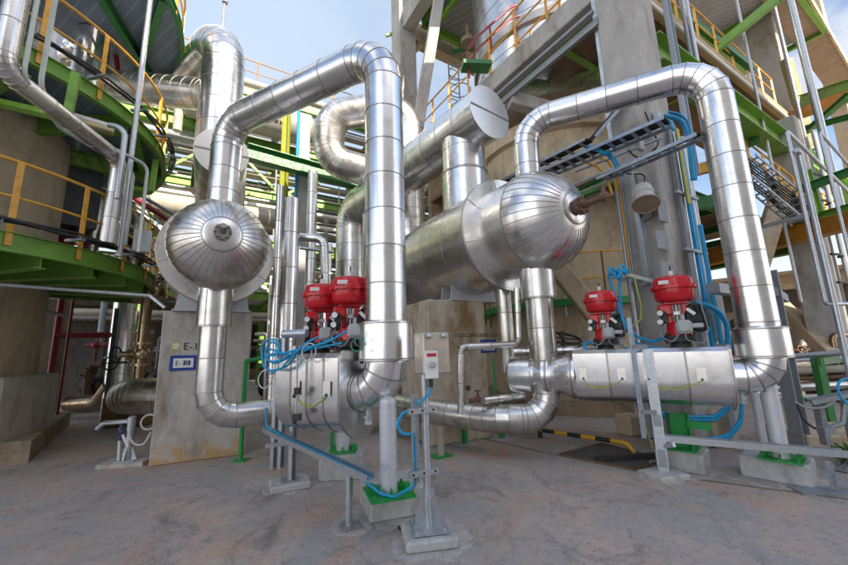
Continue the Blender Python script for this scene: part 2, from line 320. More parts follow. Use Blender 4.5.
sd = bpy.data.lights.new('sun', 'SUN'); sd.energy = 4.0; sd.angle = R(.6); sd.color = (1, .88, .72)
so = bpy.data.objects.new('sun', sd); COL.objects.link(so)
sdir = V3((math.sin(R(SUN_AZ))*math.cos(R(SUN_EL)), math.cos(R(SUN_AZ))*math.cos(R(SUN_EL)), math.sin(R(SUN_EL))))
so.rotation_euler = (-sdir).to_track_quat('-Z', 'Y').to_euler(); so.location = sdir*60
vs = SC.view_settings; vs.view_transform = 'Standard'; vs.look = 'None'; vs.exposure = 1.38; vs.gamma = 1; vs.use_curve_mapping = False
SC.render.engine = 'CYCLES'; SC.cycles.use_denoising = True; SC.cycles.max_bounces = 8; SC.cycles.glossy_bounces = 5; SC.cycles.sample_clamp_indirect = 6

# ------------------------------------------------------------------ ground
b = MB(); b.add([V3((-400, -300, 0)), V3((400, -300, 0)), V3((400, 700, 0)), V3((-400, 700, 0))], [(0, 1, 2, 3)])
tag(b.build('ground', GROUND, org=(0, 0, 0)), None, None, kind='structure')
# ================================================================== the two crossover assemblies
S1 = G(388, 487, .28); S2 = G(783, 457, .28)
PL, PR = -61.0, -61.0
def crossover(name_px, S, az, rp, label, sleeve, lowpx, endpx, jr, zrun=None, seam=.42):
    """vessel leg, sloping run, drop leg, sleeve and bottom elbow of one crossover line"""
    (lx, ly), (cx_, cy_), (tx, ty) = name_px
    t = thing('crossover_pipe', label, 'pipe', at(S, 0), None)
    top = W(tx, ty, S, az); cor = W(cx_, cy_, S, az); leg = W(lx, ly, S, az)
    z = (top.z+cor.z)/2; top.z = z-.05; cor.z = z+.05
    corner = V3((S.x, S.y, top.z)); lc = at(leg, cor.z); low = at(leg, 3.75 if lx < 400 else 4.2)
    d = (lc-corner).normalized(); B = .46
    e1 = corner+d*B; e0 = corner-ZU*B; f1 = lc-d*B; f0 = lc-ZU*B
    mats = [CLAD, SEAM]
    zs0, zs1 = H(*sleeve[0], S), H(*sleeve[1], S)
    b = MB(); b.tube([V3((S.x, S.y, zs1-.02)), e0], rp, 48, seam=seam); b.build('drop_leg', mats, t, 8.5)
    b = MB(); b.tube([e0, corner, e1], rp, 48, bend=B*.999, gores=5, seam=9); b.build('elbow', mats, t, 8.5)
    b = MB(); b.tube([e1, f1], rp, 48, seam=seam); b.build('run', mats, t, 8.5)
    b = MB(); b.tube([f1, lc, f0], rp, 48, bend=B*.999, gores=5, seam=9); b.build('elbow', mats, t, 8.5)
    b = MB(); b.tube([f0, low], rp, 48, seam=seam); b.build('vessel_leg', mats, t, 8.5)
    rs = rp*1.30
    b = MB(); b.lathe([(rp*.9, 0), (rs, .0), (rs, zs0-zs1), (rp*.9, zs0-zs1+.03)], V3((S.x, S.y, zs1)), ZU, 56, pvs=[.2, .8, .5])
    b.hoop(V3((S.x, S.y, zs0-.012)), ZU, rs, .02, .006, 56, 1); b.hoop(V3((S.x, S.y, zs1+.014)), ZU, rs, .02, .006, 56, 1)
    b.build('sleeve', mats, t, 30)
    je = W(*endpx, S, az); zc = je.z
    b = MB(); bt = [V3((S.x, S.y, zs1)), V3((S.x, S.y, zc)), at(je, zc)+(at(S, zc)-at(je, zc)).normalized()*-.05]
    b.tube(bt, rp*.97, 48, bend=max(.12, min(.40, (zs1-zc)*.98)), gores=4, seam=9, sr=.009, sw=.022); b.build('elbow', mats, t, 8.5)
    # small drain fitting under the elbow
    b = MB(); p = at(je, zc-rp)+(at(S, 0)-at(je, 0)).normalized()*.10
    b.cyl(p+ZU*.06, p-ZU*.10, .03, 10); b.cyl(p-ZU*.03, p-ZU*.06, .055, 8); b.box(p-ZU*.10, (.07, .05, .04)); b.build('drain_fitting', [GALV], t)
    return t, leg, je, zc
XL, LL, JL, ZL = crossover([(225, 170), (226, 122), (390, 52)], S1, PL, .222, '', [(387, 323), (388, 360)], None, (361, 390), .4)
XL['label'] = 'shiny crossover pipe arching from the frontal domed vessel to the cream junction box'
XR, LR, JR, ZR = crossover([(526, 150), (527, 118), (716, 72)], S2, PR, .205, '', [(761, 328), (767, 357)], None, (728, 376), .37)
XR['label'] = 'shiny crossover pipe arching over the horn loudspeaker and down beside the grey slanted channel post'

def jacket(S, az, je, far, zc, rj, label, top=.30, dn=.4):
    t = thing('valve_jacket', label, 'insulation jacket', at(je, 0))
    d = (at(far, 0)-at(je, 0)); L = d.length; d = d.normalized(); side = V3((d.y, -d.x, 0))
    def prof(r, tp):                                                     # flat-topped, round-bellied section
        e = r-rj; return [(r*math.cos(R(a)), r*math.sin(R(a))-(dn-rj)) for a in range(0, -181, -9)] + [(-r, tp-.05), (-r+.05, tp), (r-.05, tp), (r, tp-.05)]
    o = at(je, zc)
    b = MB(); n = 4
    for i in range(n):
        b.prism(prof(rj, top), side, ZU, o+d*(L*i/n+.004), d*(L/n-.004), 0, random.random(), cap=(i in (0, n-1)))
        b.prism(prof(rj+.006, top+.006), side, ZU, o+d*(L*i/n-.010), d*.022, 1, cap=True)
    b.build('shell', [CLAD, SEAM], t, 14)
    b = MB(); b.prism(prof(rj+.04, top+.02), side, ZU, o-d*.014, d*.03, 0); b.prism(prof(rj+.046, top+.026), side, ZU, o-d*.004, d*.012, 1); b.build('end_plate', [CLAD, SEAM], t, 14)
    return t, d, side, o
FL = W(297, 385, S1, PL); FR = W(577, 372, S2, PR)
KL, dL, sL, oL = jacket(S1, PL, JL, FL, ZL, .315, 'flat-topped metal jacket under two red valves, behind the thick sleeved drop pipe', .40, .44)
KR, dR, sR, oR = jacket(S2, PR, JR, FR, ZR, .30, 'long flat-topped metal valve jacket under the two red valves, behind the grey slanted channel post', .36, .355)
# bonding wires and lift tabs on the jackets (they face the viewer)
def wire(parent, pts, r=.006, m=YGC, name='bonding_wire'):
    b = MB(); b.tube(pts, r, 8, bend=.08, gores=4); return b.build(name, [m], parent, 60)
def on_jacket(o, d, side, rj, s, dz):                                    # point on the viewer's side of the shell
    return o + d*s + side*(-(math.sqrt(max(0, rj*rj-min(0, dz)**2))+.012)) + ZU*dz
def facing(side, o): return -1 if (EYE-o).dot(side) < 0 else 1
fl = -facing(sL, oL); fr = -facing(sR, oR)
def jp(o, d, side, fs, rj, s, dz, off=.014): return o + d*s - side*(fs*(math.sqrt(max(0, rj*rj-min(0, dz+.10)**2))+off)) + ZU*dz
for K, o, d, sd_, fs, rj, spans in ((KL, oL, dL, sL, fl, .315, [(.18, .62, -.02)]), (KR, oR, dR, sR, fr, .30, [(.30, .85, -.02), (1.15, 1.62, -.02)])):
    for s0, s1, dz in spans:
        P = lambda s, z: jp(o, d, sd_, fs, rj, s, z)
        wire(K, [P(s0, dz), P(s0+.05, dz-.05), P((s0+s1)/2, dz-.13), P(s1-.05, dz-.10), P(s1, dz-.02)])
        for s in (s0, s1):
            bb = MB(); bb.box(P(s, dz+.06), (.10, .010, .15), d, sd_); bb.ball(P(s, dz)-sd_*(fs*.012), .016, 8, 1); bb.build('access_cover', [CLADW, GRNC], K)

# ------------------------------------------------------------------ red control valves
def make_valve(name='control_valve'):
    t = thing(name, '', 'valve', (0, 0, 0))
    b = MB()
    b.lathe([(.05, .585), (.13, .588), (.18, .605), (.202, .64), (.206, .72), (.206, .745), (.235, .745), (.235, .775), (.206, .775), (.204, .85), (.19, .88), (.12, .902), (.0001, .908)], V3((0, 0, 0)), ZU, 44)
    for i in range(16):
        a = 2*math.pi*i/16; p = V3((.222*math.cos(a), .222*math.sin(a), .735)); b.cyl(p, p+ZU*.055, .011, 6)
    act = b.build('actuator', [RED], t, 40)
    b = MB(); b.box(V3((-.06, -.192, .815)), (.155, .02, .045), V3((1, 0, 0)).normalized(), V3((0, 1, 0)), bev=.004); b.build('name_plate', [WHITE], act)
    b = MB(); b.cyl(V3((0, 0, .895)), V3((0, 0, .97)), .026, 14); b.cyl(V3((0, 0, .97)), V3((0, 0, 1.03)), .008, 8, 1); b.build('cap_stem', [WHITE, DARK], act)
    b = MB()
    b.box(V3((-.075, 0, .47)), (.055, .10, .30), bev=.012); b.box(V3((.075, 0, .47)), (.055, .10, .30), bev=.012); b.box(V3((0, 0, .585)), (.24, .15, .05), bev=.012); b.box(V3((-.11, -.05, .50)), (.14, .14, .13), bev=.02)
    b.lathe([(.09, .18), (.13, .20), (.12, .33), (.08, .36)], V3((0, 0, 0)), ZU, 24); b.build('yoke', [RED], t)
    b = MB(); b.cyl(V3((0, 0, .30)), V3((0, 0, .60)), .02, 12); b.box(V3((0, -.03, .46)), (.07, .05, .05), bev=.005); b.build('stem', [GALV], t)
    b = MB(); b.lathe([(.17, -.05), (.17, .02), (.12, .04), (.10, .12), (.16, .13), (.16, .17), (.16, .20), (.06, .21)], V3((0, 0, 0)), ZU, 28)
    for i in range(8):
        a = 2*math.pi*i/8; p = V3((.138*math.cos(a), .138*math.sin(a), .11)); b.cyl(p, p+ZU*.12, .012, 6)
    b.build('bonnet', [DARK], t)
    b = MB(); b.box(V3((.05, -.20, .29)), (.15, .12, .15), bev=.028); b.cyl(V3((.05, -.26, .29)), V3((.05, -.29, .29)), .05, 16); b.cyl(V3((.05, -.20, .36)), V3((.05, -.20, .43)), .018, 10); b.box(V3((.17, -.16, .30)), (.12, .07, .05), bev=.01); b.build('positioner', [GREYB], t)
    b = MB()
    for q in ((-.15, -.17, .46), (-.16, -.16, .36)): p = V3(q); b.cyl(p, p+V3((-.01, -.045, 0)), .036, 16); b.cyl(p+V3((-.011, -.046, 0)), p+V3((-.0113, -.048, 0)), .030, 16, 1)
    b.box(V3((-.13, -.12, .41)), (.07, .09, .14), bev=.008); b.build('gauge', [DARK, WHITE], t)
    b = MB(); b.lathe([(.05, -.035), (.15, -.035), (.17, -.02), (.17, .02), (.15, .035), (.05, .035)], V3((.19, .06, .40)), V3((.75, -.65, .05)), 26)
    for i in range(10):
        a = 2*math.pi*i/10; x, y, d_ = frame(V3((.75, -.65, .05))); p = V3((.19, .06, .40))+d_*.03+(x*math.cos(a)+y*math.sin(a))*.10; b.bar(p-(x*math.cos(a)+y*math.sin(a))*.05, p+(x*math.cos(a)+y*math.sin(a))*.05, .02, .03, d_)
    b.build('handwheel', [BLACK], t)
    b = MB(); b.bar(V3((.10, -.11, .50)), V3((.17, -.11, .43)), .035, .010, V3((0, -1, 0))); b.build('travel_scale', [WHITE], t)
    b = MB(); b.tube([V3((.05, -.24, .22)), V3((.05, -.26, .14)), V3((.2, -.2, .10)), V3((.27, -.1, .25)), V3((.23, 0, .66))], .006, 8, bend=.05); b.tube([V3((-.15, -.15, .33)), V3((-.2, -.14, .2)), V3((-.08, -.22, .12)), V3((0, -.2, .22))], .007, 8, bend=.04); b.build('air_tube', [GALVD], t)
    return t
vsit = [(S1, PL, 350, 348, 1.02, 'red control valve with the highest dome, half hidden by the thick sleeved drop pipe', oL, dL),
        (S1, PL, 321, 349, .98, 'red control valve at the blue cable loops, lower of the pair behind the drop pipe', oL, dL),
        (S2, PR, 682, 348, 1.12, 'red control valve beside the thick blue cable bend and the far right drop pipe', oR, dR),
        (S2, PR, 606, 348, 1.0, 'red control valve with two blue cables hanging by it, before the tan tower skirt', oR, dR)]
vpro = make_valve()
VALVES = []
for i, (S, az, px, py, k, lab, o, d) in enumerate(vsit):
    v = vpro if i == 0 else copy_tree(vpro)
    p = W(px, py, S, az); q = o + d*((p-o).dot(d)); zt = o.z + (.40 if S is S1 else .36)
    v.location = (q.x, q.y, zt-.07); v.rotation_euler = (0, 0, math.atan2(-q.x, q.y)*1.0); v.scale = (k,)*3
    v['label'] = lab; v['group'] = 'red control valves on the jackets'; VALVES.append(q)

# ------------------------------------------------------------------ stanchions and plinths
def plinth(fl, fr, depth, h, label, back=None):
    a = G(*fl); c = G(*fr); x = (c-a).normalized(); y = V3((-x.y, x.x, 0))
    b = MB(); ctr = (a+c)/2 + y*(depth/2) + ZU*(h/2); b.box(ctr, ((c-a).length, depth, h), x, y, bev=.018)
    o = b.build('concrete_plinth', [CONCL]); tag(o, label, 'plinth', 'concrete plinths under the pipe supports'); return at(ctr, h), x, y
p1c, p1x, p1y = plinth((370, 525), (429, 514), .56, .27, 'concrete plinth under the thick foreground pipe leg beside the junction box pole')
p2c, p2x, p2y = plinth((318, 483), (363, 480), .52, .30, 'concrete plinth behind the sloping cable channel, under the rear pipe leg')
def plinth2(c, az_, L_, D_, h, label):
    x = azv(az_); y = azv(az_+90); ctr = c + x*(L_/2) + y*(D_/2) + ZU*(h/2); b = MB(); b.box(ctr, (L_, D_, h), x, y, bev=.018)
    tag(b.build('concrete_plinth', [CONCL]), label, 'plinth', 'concrete plinths under the pipe supports'); return at(ctr, h), x, y
p3c, p3x, p3y = plinth2(G(706, 477), -45, .52, .46, .24, 'concrete plinth carrying the bright green I-beam stub')
p4c, p4x, p4y = plinth2(G(815, 490), -40, .62, .44, .24, 'concrete plinth near the gravel, under the pale sloping pipe leg')
def baseplate(b, c, x, y, s=.34, mi=1, t=.02):
    b.box(c+ZU*(t/2), (s, s, t), x, y, mi=mi)
    for i in (-1, 1):
        for j in (-1, 1): b.cyl(c+x*(i*s*.41)+y*(j*s*.41), c+x*(i*s*.41)+y*(j*s*.41)+ZU*.055, .014, 6, mi)
def stanchion(foot, ztop, r, label, x, y, bs=.36, tilt=None, m=SILVER):
    t = thing('pipe_stanchion', label, 'pipe support', foot)
    b = MB(); top = at(foot, ztop) if tilt is None else tilt; b.cyl(foot+ZU*.02, top, r, 28); b.lathe([(r, 0), (r*.9, r*.35), (r*.5, r*.6), (.001, r*.68)], top, top-foot, 28); b.build('pipe_leg', [m], t, 30)
    b = MB(); baseplate(b, foot, x, y, bs, 0)
    for k in range(4):
        d = (x, y, -x, -y)[k]; b.prism([(r, .02), (bs*.46, .02), (bs*.46, .045), (r, .075)], d, ZU, foot-V3((-d.y, d.x, 0))*.006, V3((-d.y, d.x, 0))*.012)
    for i, j in ((-1, .3), (1, -.3), (.4, 1)): b.box(foot+x*(i*bs*.40)+y*(j*bs*.38)+ZU*.055, (.05, .05, .07), x, y)
    b.build('base_plate', [GREENB], t); return t
f1 = at(S1, .27)+V3((.02, -.13, 0))
stanchion(f1, H(388, 402, f1), .083, 'pale round pipe leg bolted to a green plate, propping the sleeved drop pipe in front', p1x, p1y, .42)
f2 = at(W(333, 452, S1, PL), .30); f2 = at(p2c, .30)+p2y*.0
stanchion(f2, 1.0, .092, 'pale round pipe leg behind the sloping cable channel, propping the valve jacket', p2x, p2y, .36)
f4 = G(782, 459, .24); stanchion(f4, 1.06, .082, 'pale pipe leg on a green plate under the far right elbow', p4x, p4y, .38)
f5 = G(765, 452, 0); b = MB(); b.cyl(f5, at(f5, 1.05), .055, 20); b.cyl(f5, at(f5, .02), .10, 20); tag(b.build('pipe_prop', [SILVER]), 'thinner pale pipe prop standing behind the leg under the far right elbow', 'pipe support')
t = thing('beam_stub', 'bright green I-beam stub bolted on a concrete plinth under the long valve jacket', 'pipe support', p3c)
b = MB(); b.ibeam(p3c+ZU*.02, at(p3c, .68), .19, .22, .018, p3x*.9-p3y*.45); b.build('beam', [GREENB], t)
b = MB(); baseplate(b, p3c, p3x, p3y, .38, 0); b.build('base_plate', [GREENB], t)
b = MB(); q = at(p3c, .60); b.bar(q-p3x*.36-ZU*.05, q-p3x*.10-ZU*.05, .05, .09); b.build('side_bracket', [GREENB], t)

# ------------------------------------------------------------------ junction box on its pole
jb = G(429, 540, .0)
t = thing('junction_box_stand', 'cream metal junction box with a red tag on a galvanised pole with cable arms', 'junction box', at(jb, .08))
px_, py_ = azv(64), azv(-26)
b = MB(); b.cyl(at(jb, .10), at(jb, H(429, 352, jb)), .034, 20); b.build('pole', [GALV], t)
b = MB(); b.box(at(jb, .105), (.30, .30, .012), azv(80), azv(-10))
for a in (80, 170, 260, 350):
    d = azv(a); b.prism([(.034, 0), (.13, 0), (.05, .30), (.034, .30)], d, ZU, at(jb, .111)-V3((-d.y, d.x, 0))*.004, V3((-d.y, d.x, 0))*.008)
for a in (35, 125, 215, 305): q = at(jb, .11)+azv(a)*.17; b.cyl(q, q+ZU*.03, .012, 6)
b.build('base_plate', [GALV], t)
zb0, zb1 = H(437, 373, jb), H(437, 333, jb); bc = at(jb, (zb0+zb1)/2)+px_*.055-py_*.06
b = MB(); b.box(bc, (.27, .20, zb1-zb0), px_, py_, bev=.012); b.build('enclosure', [mat('enclosure_paint', (.50, .44, .36), .35, .5, var=.08, bump=.02)], t)
for u in (-.075, .075): b = MB(); b.lathe([(.026, 0), (.026, .02), (.012, .035), (.001, .036)], bc+px_*u-py_*.10+ZU*(.5*(zb1-zb0)-.03), -py_, 14); b.build('vent_plug', [GALV], t)
q = bc-py_*.105-px_*.06-ZU*.10
b = MB(); b.box(q, (.13, .012, .24), px_, py_, bev=.004); plate = b.build('switch_plate', [WHITE], t)
b = MB(); b.box(q-py_*.008+ZU*.085, (.09, .006, .028), px_, py_); b.lathe([(.03, 0), (.03, .02), (.02, .03), (.001, .03)], q-py_*.006-ZU*.0, -py_, 16, 1); b.build('warning_tag', [RED, GREYB], plate)
b = MB(); b.box(bc+px_*-.02+ZU*(-.5*(zb1-zb0)-.06), (.03, .03, .12), px_, py_); b.tube([bc-px_*.02-ZU*.30, bc-px_*.03-ZU*.36, bc-px_*.13-ZU*.42, bc-px_*.17-ZU*.44], .011, 10, 1, bend=.05); b.build('cable_gland', [DARK, BLUEC], t)
sx = at(jb, 0)-px_*.115
zc0, zc1 = H(415, 483, sx), H(415, 394, sx)
b = MB(); b.chan(at(sx, zc0), at(sx, zc1), .06, .03, .005, -py_); 
for k in range(5): b.box(at(sx, zc0+(zc1-zc0)*(k+.5)/5)-py_*-.002, (.018, .004, .05), px_, py_, mi=1)
b.build('cable_strut', [GALV, DARK], t)
for yy in (470, 409):
    z = H(424, yy, jb); b = MB(); b.bar(at(jb, z)-px_*.19-py_*.045, at(jb, z)+px_*.085-py_*.045, .045, .045)
    for u in (-.16, -.06, .05): b.cyl(at(jb, z)+px_*u-py_*.066, at(jb, z)+px_*u-py_*.072, .011, 8, 1)
    b.build('cross_arm', [GALV, DARK], t)
b = MB(); b.box(at(jb, .045), (.44, .42, .09), azv(80), azv(-10), bev=.02); tag(b.build('foot_slab', [CONCL]), 'rough concrete foot slab under the junction box pole', 'slab')
# blue loop beside the strut and the cables that run down to the channel
def cable(pts, r, label, m=BLUEC, name='blue_cable', bend=.12, group=None):
    b = MB(); b.tube(pts, r, 10, bend=bend, gores=5); o = b.build(name, [m], None, 60); tag(o, label, 'cable', group); return o
q = at(sx, H(408, 434, sx)); s1_, s0_ = at(sx, H(412, 409, sx)), at(sx, H(412, 433, sx))
cable([s1_+py_*-.02, s1_-px_*.10-ZU*.02, (s1_+s0_)/2-px_*.17, s0_-px_*.12-ZU*.0, s0_+px_*.0-ZU*.005], .013, 'short blue cable loop bulging out of the perforated channel of the junction box pole', bend=.08)
cable([s0_-ZU*.02, at(sx, zc0+.02), at(sx, zc0-.03)-px_*.04, G(395, 497, .30), G(381, 494, .31), G(366, 482, .40), G(357, 476, .46), G(330, 457, .50)], .013, 'blue cable sagging from the perforated channel over the green base plate into the sloping channel', bend=.07)
cable([at(sx, zc0)+px_*.01, G(412, 492, .26), G(400, 499, .24), G(390, 497, .28), G(374, 484, .38)], .006, 'thin green wire sagging across the front of the foreground plinth', GRNC, 'earth_wire', .05)

# sloping cable channel with its post
c0 = G(371, 481, .52); c1 = G(266, 432, .62)
t = thing('cable_channel', 'sloping galvanised cable channel with blue cable, on one short post in the foreground', 'cable tray', at(G(350, 528), 0))
b = MB(); b.chan(c0, c1, .10, .055, .005); b.build('channel', [GALV], t)
cf = G(351, 527); b = MB(); b.chan(at(cf, .012), at(cf, H(350, 477, cf)), .05, .045, .005, PD); b.build('post', [GALV], t)
b = MB(); b.box(at(cf, .006), (.20, .20, .012), px_, py_); b.box(at(cf, .001)+ZU*0, (.26, .24, .008), px_, py_, mi=1); b.build('base_plate', [GALVD, CONCL], t)
cable([c0+ZU*.02+(c1-c0)*.02, c0+(c1-c0)*.4+ZU*.035, c0+(c1-c0)*.8+ZU*.04, c1+ZU*.06, c1+ZU*.3+PD*.02], .014, 'blue cable lying inside the sloping galvanised channel and turning up the posts', bend=.1)
# twin strut posts
pf = G(283, 487); t = thing('strut_posts', 'pair of tall galvanised strut posts holding coiled blue cable', 'cable stand', at(pf, .07))
for (bx, by, tx, ty, off) in ((290, 480, 290, 346, 0), (279, 468, 280, 335, .02), (272, 464, 272, 338, .28)):
    q = G(bx, by, .08); b = MB(); zt = H(tx, ty, q); b.chan(q if off < .1 else at(q, .02), at(q, zt), .075, .06, .006, px_*.6-py_*.8); b.build('post', [GALV], t)
for yy in (442, 372): q = G(290, 480, .08); z = H(288, yy, q); b = MB(); b.bar(at(q, z)-px_*.30-py_*.05, at(q, z)+px_*.06-py_*.05, .045, .045); b.build('cross_arm', [GALV], t)
q = G(290, 480, .08); b = MB(); b.box(at(q, .087), (.20, .20, .012), px_, py_); b.build('base_plate', [GALVD], t)
b = MB(); b.box(at(q, .04), (.46, .36, .08), px_, py_, bev=.015); tag(b.build('foot_slab', [CONCL]), 'concrete foot slab under the twin strut posts with coiled blue cable', 'slab')
# blue coils and feeders
nP = V3((PD.y, -PD.x, 0)); nP = nP if (EYE-S1).dot(nP) > 0 else -nP      # towards the viewer, square to the left assembly
def CJ(px, py, off=.42): return W(px, py, S1+nP*off, PL)
for i, (pts, lab) in enumerate((
    ([(347, 331), (330, 341), (312, 347), (298, 354), (287, 366), (272, 372), (263, 366), (261, 347), (267, 339), (277, 340), (281, 348), (276, 356), (268, 355)], 'outermost of the blue cable loops hanging on the strut posts'),
    ([(341, 343), (322, 347), (303, 350), (289, 357), (275, 364), (265, 358), (266, 345), (274, 341), (282, 352), (280, 362)], 'blue cable loop nested inside the coil on the strut posts'),
    ([(334, 338), (318, 345), (300, 349), (285, 353), (271, 354), (264, 362), (268, 371), (281, 369), (294, 354), (308, 342), (318, 337)], 'blue cable crossing low over the coil on the strut posts'),
    ([(300, 352), (288, 355), (280, 352), (270, 349), (265, 351), (264, 357), (272, 362), (284, 359), (296, 351)], 'tight inner turn of blue cable in the coil on the strut posts'))):
    cable([CJ(x, y, .42+.035*math.sin(k*1.3+i*2)) for k, (x, y) in enumerate(pts)], .0115, lab, bend=.10, group='blue cables coiled on the strut posts')
b = MB(); b.torus(CJ(306, 354, .40), nP, .085, .006, 28, 6); b.torus(CJ(309, 352, .43), nP+V3((.1, 0, .1)), .09, .006, 28, 6); tag(b.build('tube_coil', [GALV]), 'thin steel tube coil in front of the lower red valve', 'tube')
b = MB(); b.torus(CJ(265, 379, .35), nP+V3((.1, 0, .1)), .10, .007, 28, 6); tag(b.build('tube_coil', [GALV]), 'pale tube coil hanging below the blue loops left of the strut posts', 'tube')
b = MB(); b.torus(CJ(357, 345, .42), nP+V3((.3, 0, .1)), .06, .007, 24, 6); tag(b.build('wire_loop', [GRNC]), 'small green wire loop beside the left edge of the thick sleeve', 'wire')
b = MB(); b.cyl(CJ(283, 334, .38), CJ(307, 333, .30), .045, 16); tag(b.build('pipe_stub', [GALV]), 'short level steel stub on top of the strut posts, pointing at the lower red valve', 'pipe')
# impulse tube with small valves in front of the jacket
q = W(297, 360, S1, PL)-sL*0
t = thing('impulse_line', 'thin steel impulse line with little black valves between the strut posts and the jacket', 'tube', CJ(297, 425))
b = MB(); b.tube([CJ(297, 352), CJ(297, 385), CJ(296, 420)], .010, 8); b.build('tube', [GALV], t)
for y_, s_ in ((391, .05), (417, .08)): b = MB(); b.box(CJ(297, y_), (s_, .05, .07)); b.cyl(CJ(297, y_), CJ(294, y_+6), .02, 8); b.build('needle_valve', [DARK], t)
# ================================================================== the two vessels
def vessel(L, zc, r, rr, rs, s_end, label, nz_tag, mats, ring_s, nozzle, rim=-.30, apex=-.86):
    c = at(L, zc); ax = UD
    t = thing('reboiler_vessel', label, 'vessel', c)
    P = lambda s: c + ax*s
    b = MB(); prof = []
    for i in range(13):
        a = R(90*i/12); prof.append((max(.0005, r*math.sin(a)), apex + (rim-apex)*(1-math.cos(a))))
    b.lathe(prof, c, ax, 72)
    for i in range(36):                                                  # radial gore seams
        a = 2*math.pi*(i+.3)/36; x, y, _ = frame(ax); e = x*math.cos(a)+y*math.sin(a); pts = []
        for k in range(3, 13):
            q = R(90*k/12); pts.append(c + e*(r*math.sin(q)+.002) + ax*(apex+(rim-apex)*(1-math.cos(q))-.002))
        b.tube(pts, .0048, 6, 1)
    b.hoop(P(rim), ax, r, .03, .012, 72, 1)
    hd = b.build('head', mats, t, 25)
    b = MB(); b.lathe([(.24, .0), (.235, -.02), (.21, -.035), (.0005, -.04)], P(apex+.035), ax, 40); b.hoop(P(apex+.03), ax, .24, .03, .01, 40, 1); b.build('centre_plate', [mats[0], mats[1]], hd)
    b = MB(); b.tube([P(rim), P(ring_s)], r*.995, 72, seam=.7); b.build('channel_shell', mats, t, 8)
    b = MB(); b.lathe([(r*.9, ring_s-.03), (rr, ring_s-.03), (rr, ring_s+.05), (r*.9, ring_s+.05)], c, ax, 80); b.hoop(P(ring_s+.01), ax, rr, .05, .01, 80, 1)
    for i in range(8):
        a = 2*math.pi*(i+.35)/8; x, y, _ = frame(ax); e = x*math.cos(a)+y*math.sin(a); b.bar(P(ring_s-.033)+e*(r+.01), P(ring_s-.033)+e*(rr-.005), .012, .008, ax, 1)
    b.build('flange_ring', mats, t, 30)
    b = MB(); b.tube([P(ring_s+.05), P(2.75)], rs, 72, seam=.8); b.tube([P(2.75), P(s_end)], rs*.96, 72, seam=.8); b.build('shell', mats, t, 8)
    b = MB()
    if nozzle == 'stub':
        b.cyl(P(apex), P(apex-.10), .085, 20); b.cyl(P(apex-.05), P(apex-.085), .11, 12)
        for i in range(8): x, y, _ = frame(ax); q = P(apex-.02)+(x*math.cos(i*.785)+y*math.sin(i*.785))*.092; b.cyl(q, q-ax*.11, .016, 6)
        b.cyl(P(apex-.08), P(apex-.20)+ZU*.05, .04, 12); b.build('end_nozzle', [mat('dull_nozzle', (.34, .31, .28), .45, .8, var=.25, scale=18)], t)
    else:
        b.cyl(P(apex), P(apex-.10), .10, 20); b.cyl(P(apex-.06), P(apex-.09), .135, 12); b.cyl(P(apex-.09), P(apex-.42), .042, 14); b.cyl(P(apex-.15), P(apex-.18), .065, 10)
        for i in range(8): x, y, _ = frame(ax); q = P(apex-.03)+(x*math.cos(i*.785)+y*math.sin(i*.785))*.115; b.cyl(q, q-ax*.09, .017, 6)
        b.build('end_nozzle', [RUST], t)
        b = MB(); q = P(apex-.42); b.cyl(q-ax*-.02, q-ax*.04, .07, 10); b.ball(q, .065, 12); b.cyl(q, q+ZU*.16, .028, 10); b.box(q+ZU*.15, (.09, .04, .03)); b.cyl(q-ZU*.01, q+V3((.10, -.06, 0)), .028, 10); b.build('end_valve', [RUST], t)
    return t, P
VL, PLx = vessel(LL, 3.20, .655, .805, .765, 5.0, 'frontal round-headed vessel seen end on, above the pier lettered E-1', 0, [CLADW, SEAMW], .22, 'stub')
VR, PRx = vessel(LR, 3.55, .80, 1.0, .92, 4.3, 'big round-headed vessel seen obliquely, with a rusty nozzle and white flange ring', 0, [mat('vessel_cladding', (.82, .81, .79), .29, 1, var=.06, scale=4, rvar=.05, panel=.15, bump=.018, bscale=2.5, col2=(.62, .58, .52), c2amt=.25, c2scale=1.5), SEAMW], .58, 'pipe', -.12, -.84)

# shells' nozzles and pipework below the heads
def lowpipe(L, sl_top, sl_bot, r, pts, label, bend, nm='bottom_pipe'):
    t = thing(nm, label, 'pipe', at(L, 0))
    z0, z1 = H(*sl_top, L), H(*sl_bot, L)
    b = MB(); b.lathe([(r*.95, 0), (r*1.30, .0), (r*1.30, z0+.15-z1), (r*.9, z0+.17-z1)], at(L, z1), ZU, 48); b.hoop(at(L, z1+.015), ZU, r*1.3, .02, .006, 48, 1); b.bar(at(L, z1)+V3((.0, -r*1.31, 0)), at(L, z0)+V3((0, -r*1.31, 0)), .014, .008, V3((0, -1, 0)), 1); b.build('sleeve', [CLADW, SEAMW], t)
    b = MB(); b.tube([at(L, z1+.02)]+pts, r, 44, bend=bend, gores=4, seam=.42); b.build('pipe', [CLADW, SEAMW], t, 8.6)
    return t
zl = H(209, 418, LL); a1 = at(LL, zl)
a2 = a1 + VD*1.62
lowpipe(LL, (213, 292), (212, 327), .178, [a1, a2, a2+ZU*.9], 'clad pipe dropping from the frontal vessel past the E-1 lettering, turning right near the ground', .36)
b1 = at(LR, .56)
lowpipe(LR, (540, 268), (541, 299), .205, [b1, G(497, 419, .56), G(428, 411, .56), G(360, 398, .60)], 'clad pipe dropping from the oblique vessel, bending left before the column reboiler pier', [0, .36, .9, .5, .3])

